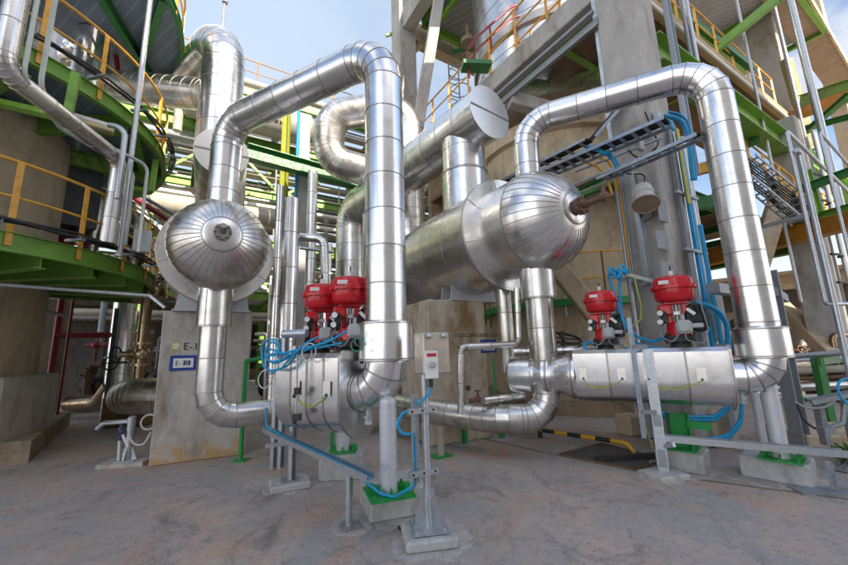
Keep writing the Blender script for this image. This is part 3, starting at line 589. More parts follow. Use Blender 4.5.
# small supports below that pipe
for (x, y, zt, lab) in ((465, 444, .40, 'short green post on a pale patch under the low bent pipe, nearer the pole'), (502, 439, .40, 'short green post under the low bent pipe, nearer the tan drop pipe')):
    q = G(x, y); t = thing('pipe_post', lab, 'pipe support', q, 'short green posts under the low pipe')
    b = MB(); b.ibeam(at(q, .01), at(q, zt), .08, .08, .01, PD); b.build('post', [GREENB], t); b = MB(); b.box(at(q, .008), (.34, .26, .016), VD, UD, bev=.006); b.build('grout_pad', [CONCL], t)
q = G(441, 456); t = thing('pipe_post', 'cream round post on a green foot plate behind the junction box pole', 'pipe support', q)
b = MB(); b.cyl(at(q, .02), at(q, .42), .06, 20); b.build('post', [CREAM], t); b = MB(); b.box(at(q, .01), (.30, .26, .02), VD, UD); b.build('foot_plate', [GREENB], t)

# ------------------------------------------------------------------ concrete piers
def text(s, size, loc, x, y, parent, m=INK, ext=.001):
    c = bpy.data.curves.new('lettering', 'FONT'); c.body = s; c.size = size; c.extrude = ext; c.materials.append(m)
    tmp = bpy.data.objects.new('lettering_tmp', c); COL.objects.link(tmp); bpy.context.view_layer.update()
    me = bpy.data.meshes.new_from_object(tmp.evaluated_get(bpy.context.evaluated_depsgraph_get())); bpy.data.objects.remove(tmp); bpy.data.curves.remove(c)
    o = bpy.data.objects.new('lettering', me); COL.objects.link(o); o.parent = parent; z = x.cross(y)
    mm = Matrix((x, y, z)).transposed().to_4x4(); mm.translation = loc - ORG[parent.name]; o.matrix_local = mm; ORG[o.name] = ORG[parent.name]; return o
def pier(fl, wdt, dep, az, ztop, label, tags):
    t = thing('concrete_pier', label, 'pier', fl); x = azv(az); y = azv(az-90)
    c = fl + x*(wdt/2) + y*(dep/2)
    b = MB(); b.box(at(c, ztop/2), (wdt, dep, ztop), x, y, bev=.02); body = b.build('pier_body', [CONC], t)
    return t, x, y
def splash(m, h0=.55):                                                 # orange mud splash along the foot of a pier
    m = m.copy(); t = m.node_tree; N = t.nodes; L = t.links; bs = N['Principled BSDF']; src = bs.inputs['Base Color'].links[0].from_socket
    ge = N.new('ShaderNodeNewGeometry'); sx_ = N.new('ShaderNodeSeparateXYZ'); L.new(ge.outputs['Position'], sx_.inputs[0])
    nn = N.new('ShaderNodeTexNoise'); nn.inputs['Scale'].default_value = 5; nn.inputs['Detail'].default_value = 8; L.new(ge.outputs['Position'], nn.inputs[0])
    ma = N.new('ShaderNodeMath'); ma.operation = 'MULTIPLY_ADD'; ma.inputs[1].default_value = -.9; L.new(nn.outputs[0], ma.inputs[0]); L.new(sx_.outputs[2], ma.inputs[2])
    mr = N.new('ShaderNodeMapRange'); mr.inputs[1].default_value = h0-.75; mr.inputs[2].default_value = -.42; mr.inputs[3].default_value = 0; mr.inputs[4].default_value = .85; L.new(ma.outputs[0], mr.inputs[0])
    mx = N.new('ShaderNodeMix'); mx.data_type = 'RGBA'; mx.inputs[7].default_value = (.46, .27, .10, 1); L.new(mr.outputs[0], mx.inputs[0]); L.new(src, mx.inputs[6]); L.new(mx.outputs[2], bs.inputs['Base Color']); m.name = 'mud_splashed_concrete'; return m
e1 = G(148, 467.5); zt1 = H(166, 311, e1)
T1_, x1, y1 = pier(e1, 1.30, 1.2, 64, zt1, 'pale concrete pier lettered E-1 with a blue-bordered sign', None)
def on_face(px, py, fl, az): return W(px, py, fl, az)
T1_.children[0].data.materials[0] = splash(CONC)
q = on_face(183, 350, e1, 64); text('E-1', .165, on_face(183, 350, e1, 64)-y1*.004, x1, ZU, T1_)
def framed_sign(c0_, c1_, fl, az, parent, bars=True):
    x = azv(az); y = azv(az-90); p0 = on_face(*c0_, fl, az); p1 = on_face(*c1_, fl, az); c = (p0+p1)/2; w_ = abs((p1-p0).dot(x)); h_ = abs(p1.z-p0.z)
    b = MB(); b.box(c-y*.006, (w_, .012, h_), x, y); s = b.build('sign_plate', [BLUEP], parent)
    b = MB(); b.box(c-y*.0145, (w_*.74, .005, h_*.62), x, y); s2 = b.build('sign_panel', [WHITE], s)
    return c, x, y, w_, h_, s
c, x, y, w_, h_, s = framed_sign((169, 371), (197.5, 355), e1, 64, T1_)
text('E-1', .11, c-x*(w_*.30)-y*.0185-ZU*.04, x, ZU, T1_); b = MB()
for i, ww in enumerate((.03, .018, .03)): b.box(c+x*(w_*(.04+.09*i))-y*.0185+ZU*.0, (ww, .003, .075), x, y)
b.build('sign_marks', [mat('faded_sign_ink', (.06, .06, .08), .7, bump=0)], T1_)
b = MB(); p = on_face(176, 346, e1, 64)-y1*.003; b.lathe([(.055, 0), (.055, .002), (.036, .0021)], p, -y1, 24); b.build('painted_ring', [mat('lime_paint', (.60, .62, .03), .6, bump=0)], T1_)
b = MB(); b.lathe([(.036, 0), (.036, .003), (.001, .0031)], p, -y1, 20); b.lathe([(.010, .003), (.010, .006), (.001, .0061)], p, -y1, 10, 1); b.build('survey_target', [WHITE, INK], T1_)
e2 = G(432, 447); zt2 = H(433, 299, e2)
T2_, x2, y2 = pier(e2, 1.22, 1.3, 64, zt2, 'tan-stained concrete pier lettered COLUMN REBOILER behind the junction box', None)
T2_.children[0].data.materials[0] = mat('concrete_stained', (.54, .47, .37), .9, var=.2, scale=7, col2=(.27, .16, .07), c2amt=.45, c2scale=2.2, streak=True, bump=.25, bscale=45)
text('E COLUMN REBOILER', .10, on_face(455, 337.5, e2, 64)-y2*.004, x2, ZU, T2_)
c, x, y, w_, h_, s = framed_sign((481, 353), (495.5, 339.5), e2, 64, T2_)
b = MB(); q = on_face(459, 350, e2, 64)-y2*.003; b.box(q, (.05, .006, .12), x2, y2); b.build('painted_mark', [INK], T2_)
# saddles
for P, r_, zt, nm in ((PLx, .765, zt1, 'frontal'), (PRx, .92, zt2, 'oblique')):
    b = MB(); c = P(1.05 if nm == 'frontal' else 1.75); 
    for s_ in (-.16, .16): b.prism([(-.55, zt-c.z+.02), (.55, zt-c.z+.02), (.50, -r_*.72), (.2, -r_*.93), (-.2, -r_*.93), (-.50, -r_*.72)], VD, ZU, c+UD*s_, UD*.03)
    b.box(at(c, zt+.012), (1.15, .46, .025), VD, UD); tag(b.build('vessel_saddle', [SILVER]), f'steel saddle between the {nm} vessel and its concrete pier', 'saddle')

# ------------------------------------------------------------------ overhead headers
def header(cap, end, r, label, riser=None, riser_r=.48, riser_z=None, endleg=None, mats=None):
    mats = mats or [CLAD, SEAM]
    t = thing('capped_header', label, 'pipe', cap); d = (end-cap).normalized()
    pts = [cap+d*.02, end] + ([end-ZU*endleg] if endleg else [])
    b = MB(); b.tube(pts, r, 56, bend=r*1.25, gores=7, seam=.55); b.build('pipe', mats, t, 8.6)
    b = MB(); b.lathe([(r*.96, .03), (r*1.03, .03), (r*1.03, 0), (.001, -.006)], cap+d*.0, d, 56); x, y, _ = frame(d); b.bar(cap-x*r*1.0-d*.008, cap+x*r*1.0-d*.008, .025, .02, d, 1); b.build('end_cap', [mat('cap_cladding', (.80, .79, .77), .30, 1, var=.04, scale=3, bump=.03, bscale=3, rvar=.03), SEAM], t)
    if riser:
        b = MB(); q0, q1 = riser; b.tube([q0, at(q0, q0.z+(q1.z-q0.z)*.5)], riser_r, 52, seam=9); b.tube([at(q0, q0.z+(q1.z-q0.z)*.5), q1], riser_r*.95, 52, seam=.5); b.hoop(at(q0, q0.z+(q1.z-q0.z)*.5), ZU, riser_r, .06, .012, 52, 1); b.build('riser', mats, t, 8.6)
    return t, d
capR = W(490, 112, LR, UA); zR = capR.z; endR = G(353, 211, zR)
dR_ = (endR-capR).normalized(); rs_ = capR + dR_*.80
tHR, _ = header(capR, endR, .52, 'thick capped header pipe running back above the oblique vessel, white round end cap', (at(rs_, 4.1), at(rs_, zR)), .47, None, 3.4)
capL = A(222, 152, 6.13); endL = capL + UD*6.5
header(capL, endL, .43, 'capped header pipe behind the frontal vessel, its pale round end half hidden', None, mats=[CLADW, SEAMW], endleg=2)
# tall riser left with its branch
q = A(221, 100, 7.9); zt = H(223, 30, q)
t = thing('tall_riser', 'tall thick riser pipe with a domed bend on top, left of the sky gap', 'pipe', at(q, 4))
b = MB(); b.tube([at(q, capL.z), at(q, zt), at(q, zt)+UD*2.4-VD*.9], .46, 52, bend=1.0, gores=7, seam=.55); b.build('pipe', [CLAD, SEAM], t, 8.6)
zb = H(205, 92, q); b = MB(); b.tube([at(q, zb-.55), at(q, zb), A(90, 84, 8.5)], .37, 48, bend=.85, gores=9, seam=.28); b.build('branch', [CLADW, SEAMW], t, 8.6)
# hairpin expansion loop
zq = 9.6
p1 = A(407, 104, 10.6); p2 = A(331, 116, 10.2); p3 = A(327, 160, 10.5); p4 = A(425, 188, 11.2)
b = MB(); b.tube([at(p1, 4.5), p1, p2, p3, p4], .47, 52, bend=[0, .75, .66, .66, 0], gores=9, seam=.3)
tag(b.build('expansion_loop', [CLADW, SEAMW], None, 6), 'hairpin pipe loop bulging out left behind the central drop pipe', 'pipe')

# ------------------------------------------------------------------ slim uprights between the vessels
def upright(px0, py0, px1, py1, Y, r, label, m=(CLAD, SEAM), seam=.6, extra=None, name='vertical_pipe', zmin=0.0):
    p = A(px0, py0, Y); z1 = H(px1, py1, p)
    top = p if p.z > z1 else at(p, p.z)
    pts = [at(p, max(zmin, min(z1, p.z))), at(p, max(z1, p.z))]
    b = MB(); b.tube(pts + (extra(p) if extra else []), r, 28, bend=r*2.2, seam=seam); o = b.build(name, list(m), None, 12); tag(o, label, 'pipe'); return p
upright(280, 186, 272, 420, 6.0, .058, 'slim upright pipe at the left of the thick capped upright, behind the blue coils')
upright(292, 200, 285, 420, 6.4, .15, 'thick upright pipe with a closed top behind the blue coils')
b = MB(); y_ = 6.7; b.tube([A(299, 237, y_), A(324, 239, y_), A(326, 330, y_)], .075, 24, bend=.17, seam=.5); tag(b.build('vertical_pipe', [CLAD, SEAM], None, 12), 'small pipe elbowing right then down behind the lower red valve', 'pipe')
b = MB(); y_ = 7.4; b.tube([A(300, 248, y_), A(334, 252, y_)], .035, 16); tag(b.build('branch_pipe', [GALV]), 'thin level pipe below the small elbow behind the red valves', 'pipe')
# pipework between pier and right jacket
upright(503, 285, 505, 372, 6.6, .135, 'dull upright pipe beside the column reboiler pier, right of its blue sign', (CLADW, SEAMW))
b = MB(); y_ = 6.2; b.tube([A(461, 414, 5.7), A(461, 347, 5.7), A(519, 344, 5.9), A(517, 288, 5.9)], .052, 22, bend=.10, seam=.5); tag(b.build('small_loop_pipe', [CLAD, SEAM], None, 12), 'small pipe standing on the low bent pipe, turning right across the blue sign', 'pipe')
q0 = W(572, 374, S2, PR); q0 = oR + dR*((FR-JR).length); q1 = q0 + dR*.95
t = thing('reducer_spool', 'clad reducer spool joining the left end of the long valve jacket', 'pipe', q0)
b = MB(); b.lathe([(.30, -.02), (.33, 0), (.33, .10), (.24, .28), (.22, .34), (.30, .36), (.30, .46), (.22, .48), (.20, .62), (.28, .64), (.28, .95), (.2, 1.0)], q0, dR, 44); b.hoop(q0+dR*.05, dR, .33, .03, .01, 44, 1); b.hoop(q0+dR*.40, dR, .30, .03, .01, 44, 1); b.build('spool', [CLAD, SEAM], t)
q = A(563, 352, 6.5); b = MB(); b.tube([A(509, 352, 6.6), A(601, 349, 6.2)], .085, 24, seam=.3); t2 = tag(b.build('bypass_pipe', [CLAD, SEAM], None, 12), 'level bypass pipe with a black handwheel left of the red valves', 'pipe')
b = MB(); hc = A(562, 338, 6.4); b.torus(hc, V3((.1, -.35, 1)), .30, .022, 36, 8)
for i in range(4): x_, y_, _ = frame(V3((.1, -.35, 1))); b.cyl(hc, hc+(x_*math.cos(i*1.571+.4)+y_*math.sin(i*1.571+.4))*.30, .014, 6)
b.cyl(A(562, 350, 6.4), A(563, 331, 6.4), .025, 10); b.build('handwheel', [BLACK], t2)
t = thing('drain_valve', 'small corroded valve and short clad pipe above the low bent pipe', 'valve', A(485, 400, 5.75))
b = MB(); b.tube([A(484, 400, 5.75), A(524, 396, 5.95)], .055, 18, seam=.25); b.cyl(A(500, 404, 5.8), A(500, 414, 5.8), .02, 8); b.build('pipe', [CLAD, SEAM], t, 12)
b = MB(); q = A(478, 399, 5.7); b.ball(q, .05, 10); b.cyl(q, A(470, 401, 5.65), .035, 10); b.cyl(q, q+ZU*.12, .014, 8); b.torus(q+ZU*.12, ZU, .045, .008, 16, 6); b.build('valve_body', [RUST], t)
b = MB(); q = A(468, 388, 5.68); b.lathe([(.04, 0), (.04, .02), (.001, .021)], q, V3((0, -1, 0)), 16); b.build('gauge', [DARK], t)
b = MB(); b.cyl(A(492, 357, 6.2), A(499, 428, 6.2), .018, 10); tag(b.build('green_pipe', [GREENB]), 'thin green pipe running down the column reboiler pier below its sign', 'pipe')
b = MB(); p = A(246, 361, 6.1); b.tube([A(262, 358, 6.1), p, at(p, 0)], .035, 12, bend=.03); b.box(at(p, .01), (.2, .2, .02)); tag(b.build('green_post_support', [GREENB]), 'green square post with a short arm beside the E-1 pier', 'pipe support')
b = MB(); p = A(332, 440, 6.4); b.cyl(at(p, 0), at(p, 1.0), .03, 10); tag(b.build('green_post', [GREENB]), 'slim green post below the valve jacket behind the rear plinth', 'pipe support')
# ================================================================== left tower with its round platforms
T1 = azv(-56)*11.0; CAMD = (-T1).normalized(); CAMA = math.atan2(CAMD.y, CAMD.x)
t = thing('column_tower', 'tan concrete column tower at the left edge, standing on an octagonal base', 'tower', T1)
b = MB(); b.lathe([(1.95, .0), (1.95, 6.1)], T1, ZU, 64); b.build('skirt', [CONCW], t, 20)
b = MB(); b.tube([at(T1, 6.1), at(T1, 22)], 1.25, 48, seam=1.0); b.build('cladding', [CLAD, SEAM], t, 9)
b = MB(); b.lathe([(2.27, 0), (2.27, .98), (2.22, 1.03), (1.9, 1.03)], at(T1, .33), ZU, 8); b.build('octagonal_base', [CONC], t, 20)
g0, g1 = G(28, 463), G(55, 438); xd = (g1-g0).normalized(); yd = V3((-xd.y, xd.x, 0))
b = MB(); pts = [g0, g1, g1+xd*2, g1+xd*2+yd*5, g0+yd*5.5-xd*1.0, G(-40, 468)]
b.prism([(p.x, p.y) for p in pts], V3((1, 0, 0)), V3((0, 1, 0)), V3((0, 0, 0)), ZU*.34); b.build('plinth', [mat('concrete_mossy', (.31, .245, .17), .92, var=.2, scale=7, col2=(.13, .13, .06), c2amt=.4, c2scale=2, bump=.3)], t)
def ringp(Rr, a, z): return V3((T1.x+Rr*math.cos(a), T1.y+Rr*math.sin(a), z))
def arc_strip(b, r0, r1, z0, z1, a0, a1, n, mi=0):                       # annular sector block
    for i in range(n):
        u, w_ = a0+(a1-a0)*i/n, a0+(a1-a0)*(i+1)/n
        vs = [ringp(r, a, z) for z in (z0, z1) for r, a in ((r0, u), (r1, u), (r1, w_), (r0, w_))]
        fs = [(3, 2, 1, 0), (4, 5, 6, 7), (1, 2, 6, 5), (3, 0, 4, 7)]
        if i == 0: fs.append((0, 1, 5, 4))
        if i == n-1: fs.append((2, 3, 7, 6))
        b.add(vs, fs, mi)
def platform(z, Rr, label, rail=True, a0=-115, a1=115, brackets=(), gm=GRATE, beam=GREEN, bh=.26, posts=15, cables=True, chords=(), fr=(), rail_h=1.05):
    A0, A1 = CAMA+R(a0), CAMA+R(a1); n = 60
    t = thing('round_platform', label, 'platform', at(T1, z))
    b = MB(); arc_strip(b, Rr-.012, Rr, z-bh, z, A0, A1, n); arc_strip(b, Rr-.012, Rr+.09, z-bh-.012, z-bh, A0, A1, n); arc_strip(b, Rr-.10, Rr+.05, z, z+.012, A0, A1, n); b.build('ring_beam', [beam], t, 30)
    b = MB(); arc_strip(b, 1.3 if z > 5 else 1.97, Rr-.02, z-.045, z-.012, A0, A1, n); b.build('deck_grating', [gm], t, 30)
    for a in brackets:
        a = CAMA+R(a); b = MB(); b.ibeam(ringp(1.9, a, z-.24), ringp(Rr-.03, a, z-.24), .14, .36, .014); b.build('bracket', [beam], t)
    for a, w2 in chords:                                                   # straight beams across the deck
        a = CAMA+R(a); b = MB(); b.ibeam(ringp(Rr*.98, a-R(w2), z-.16), ringp(Rr*.98, a+R(w2), z-.16), .15, .24, .014); b.build('cross_beam', [beam], t)
    if rail:
        b = MB(); hr = Rr+.0
        for h, r_ in ((rail_h, .026), (rail_h*.5, .020)): b.tube([ringp(hr, A0+(A1-A0)*i/n, z+h) for i in range(n+1)], r_, 8)
        for q in (A0, A1): b.tube([ringp(hr, q, z+rail_h), ringp(hr, q, z+rail_h*.5)], .022, 8)
        rl = b.build('handrail', [YEL], t, 50)
        for i in range(posts):
            a = A0+(A1-A0)*(i+.5)/posts; e = V3((math.cos(a), math.sin(a), 0)); b = MB(); b.bar(ringp(hr+.02, a, z-.18), ringp(hr+.02, a, z+rail_h), .075, .012, e); b.bar(ringp(hr, a, z-.18), ringp(hr, a, z+rail_h), .012, .05, e); b.build('rail_post', [YEL], rl)
    return t, A0, A1
z1_, z2_, z3_ = 3.36, 6.22, 9.6
platform(z1_, 3.62, 'lowest round green platform with a yellow handrail, at the left edge', brackets=(20, 32, 44, 56, 72, 90, 8, -6), posts=17, chords=((70, 40),))
platform(z2_, 3.58, 'middle round green platform with blue-grey grating and a yellow handrail', brackets=(12, 38, 76), posts=17, chords=((40, 45), (66, 24)), rail_h=1.1)
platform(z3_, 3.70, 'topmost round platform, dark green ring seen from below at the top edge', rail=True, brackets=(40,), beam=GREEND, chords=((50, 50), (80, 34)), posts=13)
# green drop brackets (square hangers) under the middle platform
def hang(pts, label):
    b = MB()
    for i in range(len(pts)-1): b.bar(pts[i], pts[i+1], .10, .10, V3((.5, -.8, .2)))
    tag(b.build('hanger_frame', [GREEN]), label, 'bracket')
hang([A(76, 74, 5.0), A(67, 119, 5.0), A(0, 103, 5.0), A(-40, 94, 5.0)], 'bright green angle hanger below the middle platform, near the top left pipes')
hang([A(156, 160, 7.6), A(151, 192, 7.6), A(128, 188, 7.6)], 'green hanger below the right end of the middle platform')
# cable bundles clipped along the rings
def bundle(z, Rr, a0, a1, label):
    t = thing('cable_bundle', label, 'cable', ringp(Rr, CAMA+R(a0), z)); 
    for k, (dr, dz) in enumerate(((0, 0), (.05, .02), (.02, .06), (-.04, .04))):
        b = MB(); b.tube([ringp(Rr+dr+.012*math.sin(i*1.7+k), CAMA+R(a0+(a1-a0)*i/40), z+dz+.014*math.sin(i*.9+k*2)) for i in range(41)], .018, 6); b.build('cable', [BLACK], t, 60)
    for i in range(9):
        a = CAMA+R(a0+(a1-a0)*(i+.5)/9); e = V3((math.cos(a), math.sin(a), 0)); b = MB(); b.chan(ringp(Rr-.16, a, z-.05), ringp(Rr+.16, a, z-.05), .06, .04, .006); b.build('clip', [GALVD], t)
bundle(z1_+.10, 3.80, -10, 112, 'black cable bundle clipped around the edge of the lowest round platform')
bundle(z2_+.10, 3.76, -10, 112, 'black cable bundle clipped around the edge of the middle round platform')
# galvanised conduit pole on the platform edge
def on_ring(px, Rr, z):
    best = min((abs(px_of(ringp(Rr, CAMA+R(a*.5), z))-px), a*.5) for a in range(0, 160)); return ringp(Rr, CAMA+R(best[1]), z)
def px_of(p): q = p-EYE; return CX+F0*q.dot(CR)/q.dot(_F)
q = on_ring(119, 3.86, z1_+.05); b = MB(); b.cyl(at(q, z1_-.02), at(q, 11), .045, 16); t = tag(b.build('conduit_pole', [GALV]), 'galvanised conduit pole rising from the lowest platform edge across the upper ones', 'conduit')
b = MB(); b.box(at(q, z1_+.28)+V3((.28, .12, 0)), (.26, .12, .40), azv(50), azv(-40), bev=.01); tag(b.build('grey_box', [GREYB]), 'small grey terminal box on the rim of the lowest platform beside the conduit pole', 'box')
# pipes hanging off the tower top left
zt = 5.0
def toprun(up, corner, pts, r, label, m, seam, z=zt, bend=.14):
    c = G(*corner, z); t_ = at(c, H(*up, c)); b = MB(); b.tube([t_+ZU*1.5, c]+[G(*p, z) for p in pts[:-1]]+[pts[-1] if isinstance(pts[-1], V3) else G(*pts[-1], z)], r, 24, bend=bend, seam=seam); tag(b.build('hung_pipe', m, None, 14), label, 'pipe')
e = G(118, 160, zt); toprun((14, 0), (3, 70), [(120, 160), at(e, 3.5)], .115, 'thick clad pipe dropping at the top left corner then running back under the middle platform', [CLADW, SEAMW], .45, bend=.2)
e = G(150, 166, zt); toprun((37, 0), (23, 76), [(60, 128), (134, 172), at(G(134, 172, zt), 3.6)], .026, 'white pipe left of its twin, dropping and bending back under the middle platform', [mat('pale_green_pipe', (.55, .60, .54), .45, bump=0), SEAM], 0)
toprun((57, 0), (40, 86), [(62, 122), (148, 166), at(G(148, 166, zt), 3.4)], .028, 'white pipe right of its twin, dropping and bending back under the middle platform', [MATS['pale_green_pipe'], SEAM], 0, zt+.1)
b = MB(); b.tube([G(108, 125, 5.5), G(126, 127, 5.5), at(G(126, 127, 5.5), 4.9), at(G(126, 127, 5.5), 4.2)], .045, 14, bend=.2); tag(b.build('hung_pipe', [GALV]), 'short grey conduit elbow hanging under the right of the middle platform', 'conduit')
t = thing('tube_lamp', 'fluorescent tube lamp fitting under the middle platform', 'lamp', G(92, 125, 5.6))
b = MB(); l0, l1 = G(62, 117, 5.6), G(114, 132, 5.6); b.bar(l0, l1, .16, .09, bev=.02); b.build('housing', [mat('lamp_housing', (.50, .42, .22), .5, bump=.02)], t); b = MB(); b.bar(l0+ZU*.08, l1+ZU*.08, .12, .06); b.build('diffuser', [WHITE], t)
# steps grating and things standing on the middle platform
pq = at(A(92, 55, 7.9), 0); b = MB(); b.tube([at(pq, 6.25), at(pq, 9.52)], .33, 36, seam=.6); tag(b.build('vertical_pipe', [CLAD, SEAM], None, 9), 'shiny upright pipe standing behind the middle platform handrail', 'pipe')
b = MB(); p = A(52, 30, 9.2); b.tube([at(p, 6.3), at(p, 12)], .26, 24); tag(b.build('pale_duct', [SILVER]), 'pale blue-grey duct behind the yellow post on the middle platform', 'duct')
t = thing('valve_cluster', 'cluster of dull valves and flanges on the middle platform, next to the shiny upright pipe', 'valve', A(72, 50, 8.4))
for (x, y, r_) in ((74, 10, .16), (70, 24, .2), (74, 40, .18), (70, 52, .22)):
    b = MB(); q = A(x, y, 8.4); b.ball(q, r_, 12); b.cyl(q-V3((.25, -.1, 0)), q+V3((.25, -.1, .05)), r_*.7, 14); b.cyl(q, q+ZU*.3, .05, 8); b.build('valve_body', [RUST if y < 30 else CLADW], t)
# red ladder between lowest and middle platform, red pipes above
def ladder(p0, p1, w_dir, width, m, label, zs, rungs=14):
    t = thing('ladder', label, 'ladder', p0); b = MB()
    for s_ in (-1, 1): b2 = MB(); b2.bar(p0+w_dir*(s_*width/2), p1+w_dir*(s_*width/2), .09, .03, w_dir); b2.build('stile', [m], t)
    for i in range(rungs): q = p0+(p1-p0)*((i+.5)/rungs); b.cyl(q-w_dir*(width/2), q+w_dir*(width/2), .016, 8)
    b.build('rungs', [m], t); return t
lp = A(74, 236, 8.3); ladder(at(lp, z1_), at(lp, 6.2), azv(80), .55, REDD, 'red ladder between the lowest and the middle round platform', None)
for i, (x, y, lab) in enumerate(((66, 236, 'broad red upright plate behind the handrail of the lowest platform'),)):
    q = A(x, y, 8.0); b = MB(); b.box(at(q, (z1_+5.2)/2), (.32, .06, 5.2-z1_), azv(70), azv(-20)); tag(b.build('red_plate', [REDD]), lab, 'plate')
b = MB(); q = A(111, 20, 8.6); b.tube([at(q, H(111, 18, q)), A(119, 80, 8.6), A(108, 76, 8.7), A(96, 58, 8.7)], .06, 12, bend=.08); tag(b.build('red_pipe', [REDD]), 'dark red bent pipe behind the handrail of the middle platform', 'pipe')
# horizontal clad pipe behind the lowest platform
b = MB(); b.tube([A(45, 222, 10.5), A(128, 238, 9.6), A(152, 254, 9.2), A(150, 300, 9.0)], .36, 36, bend=.7, gores=8, seam=.5); tag(b.build('brown_clad_pipe', [mat('brown_cladding', (.34, .24, .15), .3, 1, var=.15, bump=.04, bscale=5), SEAMW], None, 9), 'brownish clad pipe curving behind the lowest platform handrail', 'pipe')
# rails and struts below the lowest platform
for i, (x0, y0, x1, y1_, Y0, Y1, lab) in enumerate(((-30, 282, 150, 296, 5.4, 6.6, 'pale steel rail below the lowest platform, running to the E-1 pier'), (-30, 298, 68, 316, 6.2, 7.6, 'lower pale steel rail below the lowest platform at the left edge'))):
    b = MB(); pts = [A(x0, y0, Y0), A(x1, y1_, Y1)]
    if i == 0: pts.append(A(165, 308, Y1+.05))
    b.tube(pts, .035, 12, bend=.03)
    tag(b.build('steel_rail', [GALV]), lab, 'rail')
# ================================================================== right-hand concrete frame
PAc = A(664, 285, 6.35); PAc.z = 0
def uv(u, v, z=0.0): return at(PAc + UD*u + VD*v, z)
def pillar(c, wd, dp, z0, z1, label, az=VA, m=CONC, name='concrete_pillar'):
    b = MB(); b.box(at(c, (z0+z1)/2), (wd, dp, z1-z0), azv(az), azv(az-90), bev=.03); return tag(b.build(name, [m]), label, 'pillar')
CONP = mat('concrete_pillar_paint', (.42, .405, .38), .9, var=.14, scale=4, col2=(.235, .19, .14), c2amt=.32, c2scale=1.3, streak=True, bump=.2, bscale=30)
pA = pillar(PAc, .80, .70, 0, 15, 'tall concrete pillar carrying the horn loudspeaker', m=CONP)
pB_c = W(404, 60, PAc, UA); pB_c.z = 0; uB = (pB_c-PAc).dot(UD)
pillar(pB_c, .80, .8, 0, 24, 'distant concrete pillar right behind the central drop pipe, against the sky', m=CONP)
ZF = 9.35
b = MB(); c0_, c1_ = uv(.4, 0, ZF-.45), uv(uB-.42, 0, ZF-.45); b.bar(c0_+ZU*.16, c1_+ZU*.16, .42, .58, bev=.02); tag(b.build('concrete_beam', [CONP]), 'long concrete beam running back from the loudspeaker pillar to the distant pillar', 'beam')
b = MB(); q0 = A(441, -14, 11.5); q1 = A(417, 130, 11.0); b.bar(q0, q1, .36, .42, V3((.3, -1, .3)), bev=.02); tag(b.build('concrete_brace', [CONP]), 'slanting concrete brace beside the distant pillar, against the sky', 'brace')
b = MB(); zB = 15.6; b.bar(at(pB_c, zB)+VD*.42, at(pB_c, zB-.1)+VD*8, .5, .9); tag(b.build('concrete_beam', [CONCW]), 'brownish beam running right from the distant pillar high up', 'beam')
b = MB(); b.bar(at(pB_c, zB+.1)-UD*.42, at(pB_c, zB+.1)-UD*7.0, .5, .9); tag(b.build('concrete_beam', [CONP]), 'upper concrete beam running from the distant pillar towards the viewer', 'beam')
# floors of grating with green joists
def floor(u0, u1, v0, v1, z, label, gm, nu=3, nv=3, jm=GREEN, diag=True):
    t = thing('grating_floor', label, 'floor', uv((u0+u1)/2, (v0+v1)/2, z))
    b = MB(); b.box(uv((u0+u1)/2, (v0+v1)/2, z+.02), (v1-v0, u1-u0, .04), VD, UD); b.build('grating', [gm], t)
    for i in range(nu+1):
        u = u0+(u1-u0)*i/nu; b = MB(); b.ibeam(uv(u, v0, z-.17), uv(u, v1, z-.17), .18, .32, .016); b.build('joist', [jm], t)
    for j in range(nv+1):
        v = v0+(v1-v0)*j/nv; b = MB(); b.ibeam(uv(u0+.1, v, z-.20), uv(u1-.1, v, z-.20), .15, .24, .014); b.build('joist', [jm], t)
    if diag:
        for i in range(nu):
            ua, ub = u0+(u1-u0)*i/nu, u0+(u1-u0)*(i+1)/nu; va, vb = v0+(v1-v0)*(i % nv)/nv, v0+(v1-v0)*(i % nv+1)/nv
            b = MB(); b.bar(uv(ua, va, z-.30), uv(ub, vb, z-.30), .10, .10); b.build('diagonal', [jm], t)
    return t
floor(.5, 4.6, .5, 5.4, ZF, 'blue-grey grating floor with green joists between the loudspeaker pillar and the silver tower', GRATEF, 3, 3)
floor(4.7, 7.8, -.1, .9, ZF-.06, 'narrow grating strip along the long concrete beam below the yellow handrail', GRATE, 2, 1, diag=False)
floor(-.5, 8, .8, 16, 15.2, 'upper grating floor at the top right edge, behind the leaning walkway', GRATEL, 3, 4)
floor(uB-6, uB-.6, .6, 8.2, zB+.3, 'pale open grating floor high up beside the distant pillar', GRATEL, 3, 3)
def railing(pts, z, label, h=1.05, n=6, m=YEL, r=.028, name='handrail', z2=None, knee=True):
    t = thing(name, label, 'handrail', pts[0]); b = MB()
    b.tube([p+ZU*h for p in pts], r, 8); b.build('top_rail', [m], t, 50)
    if knee: b = MB(); b.tube([p+ZU*(h*.52) for p in pts], r*.8, 8); b.build('mid_rail', [m], t, 50)
    L = sum((pts[i+1]-pts[i]).length for i in range(len(pts)-1)); 
    for i in range(n):
        s = L*i/(n-1)*.998+.001; k = 0
        while s > (pts[k+1]-pts[k]).length: s -= (pts[k+1]-pts[k]).length; k += 1
        p = pts[k]+(pts[k+1]-pts[k]).normalized()*s; b = MB(); b.bar(p-ZU*.1, p+ZU*h, .06, .02, V3((0, -1, 0))); b.build('post', [m], t)
    return t
railing([uv(7.6, -.28, ZF), uv(.55, -.28, ZF)], ZF, 'yellow handrail along the long concrete beam in front of the silver tower', n=8)
railing([uv(7.5, .8, ZF), uv(4.8, .8, ZF)], ZF, 'second yellow handrail behind the first on the narrow grating strip', n=5)
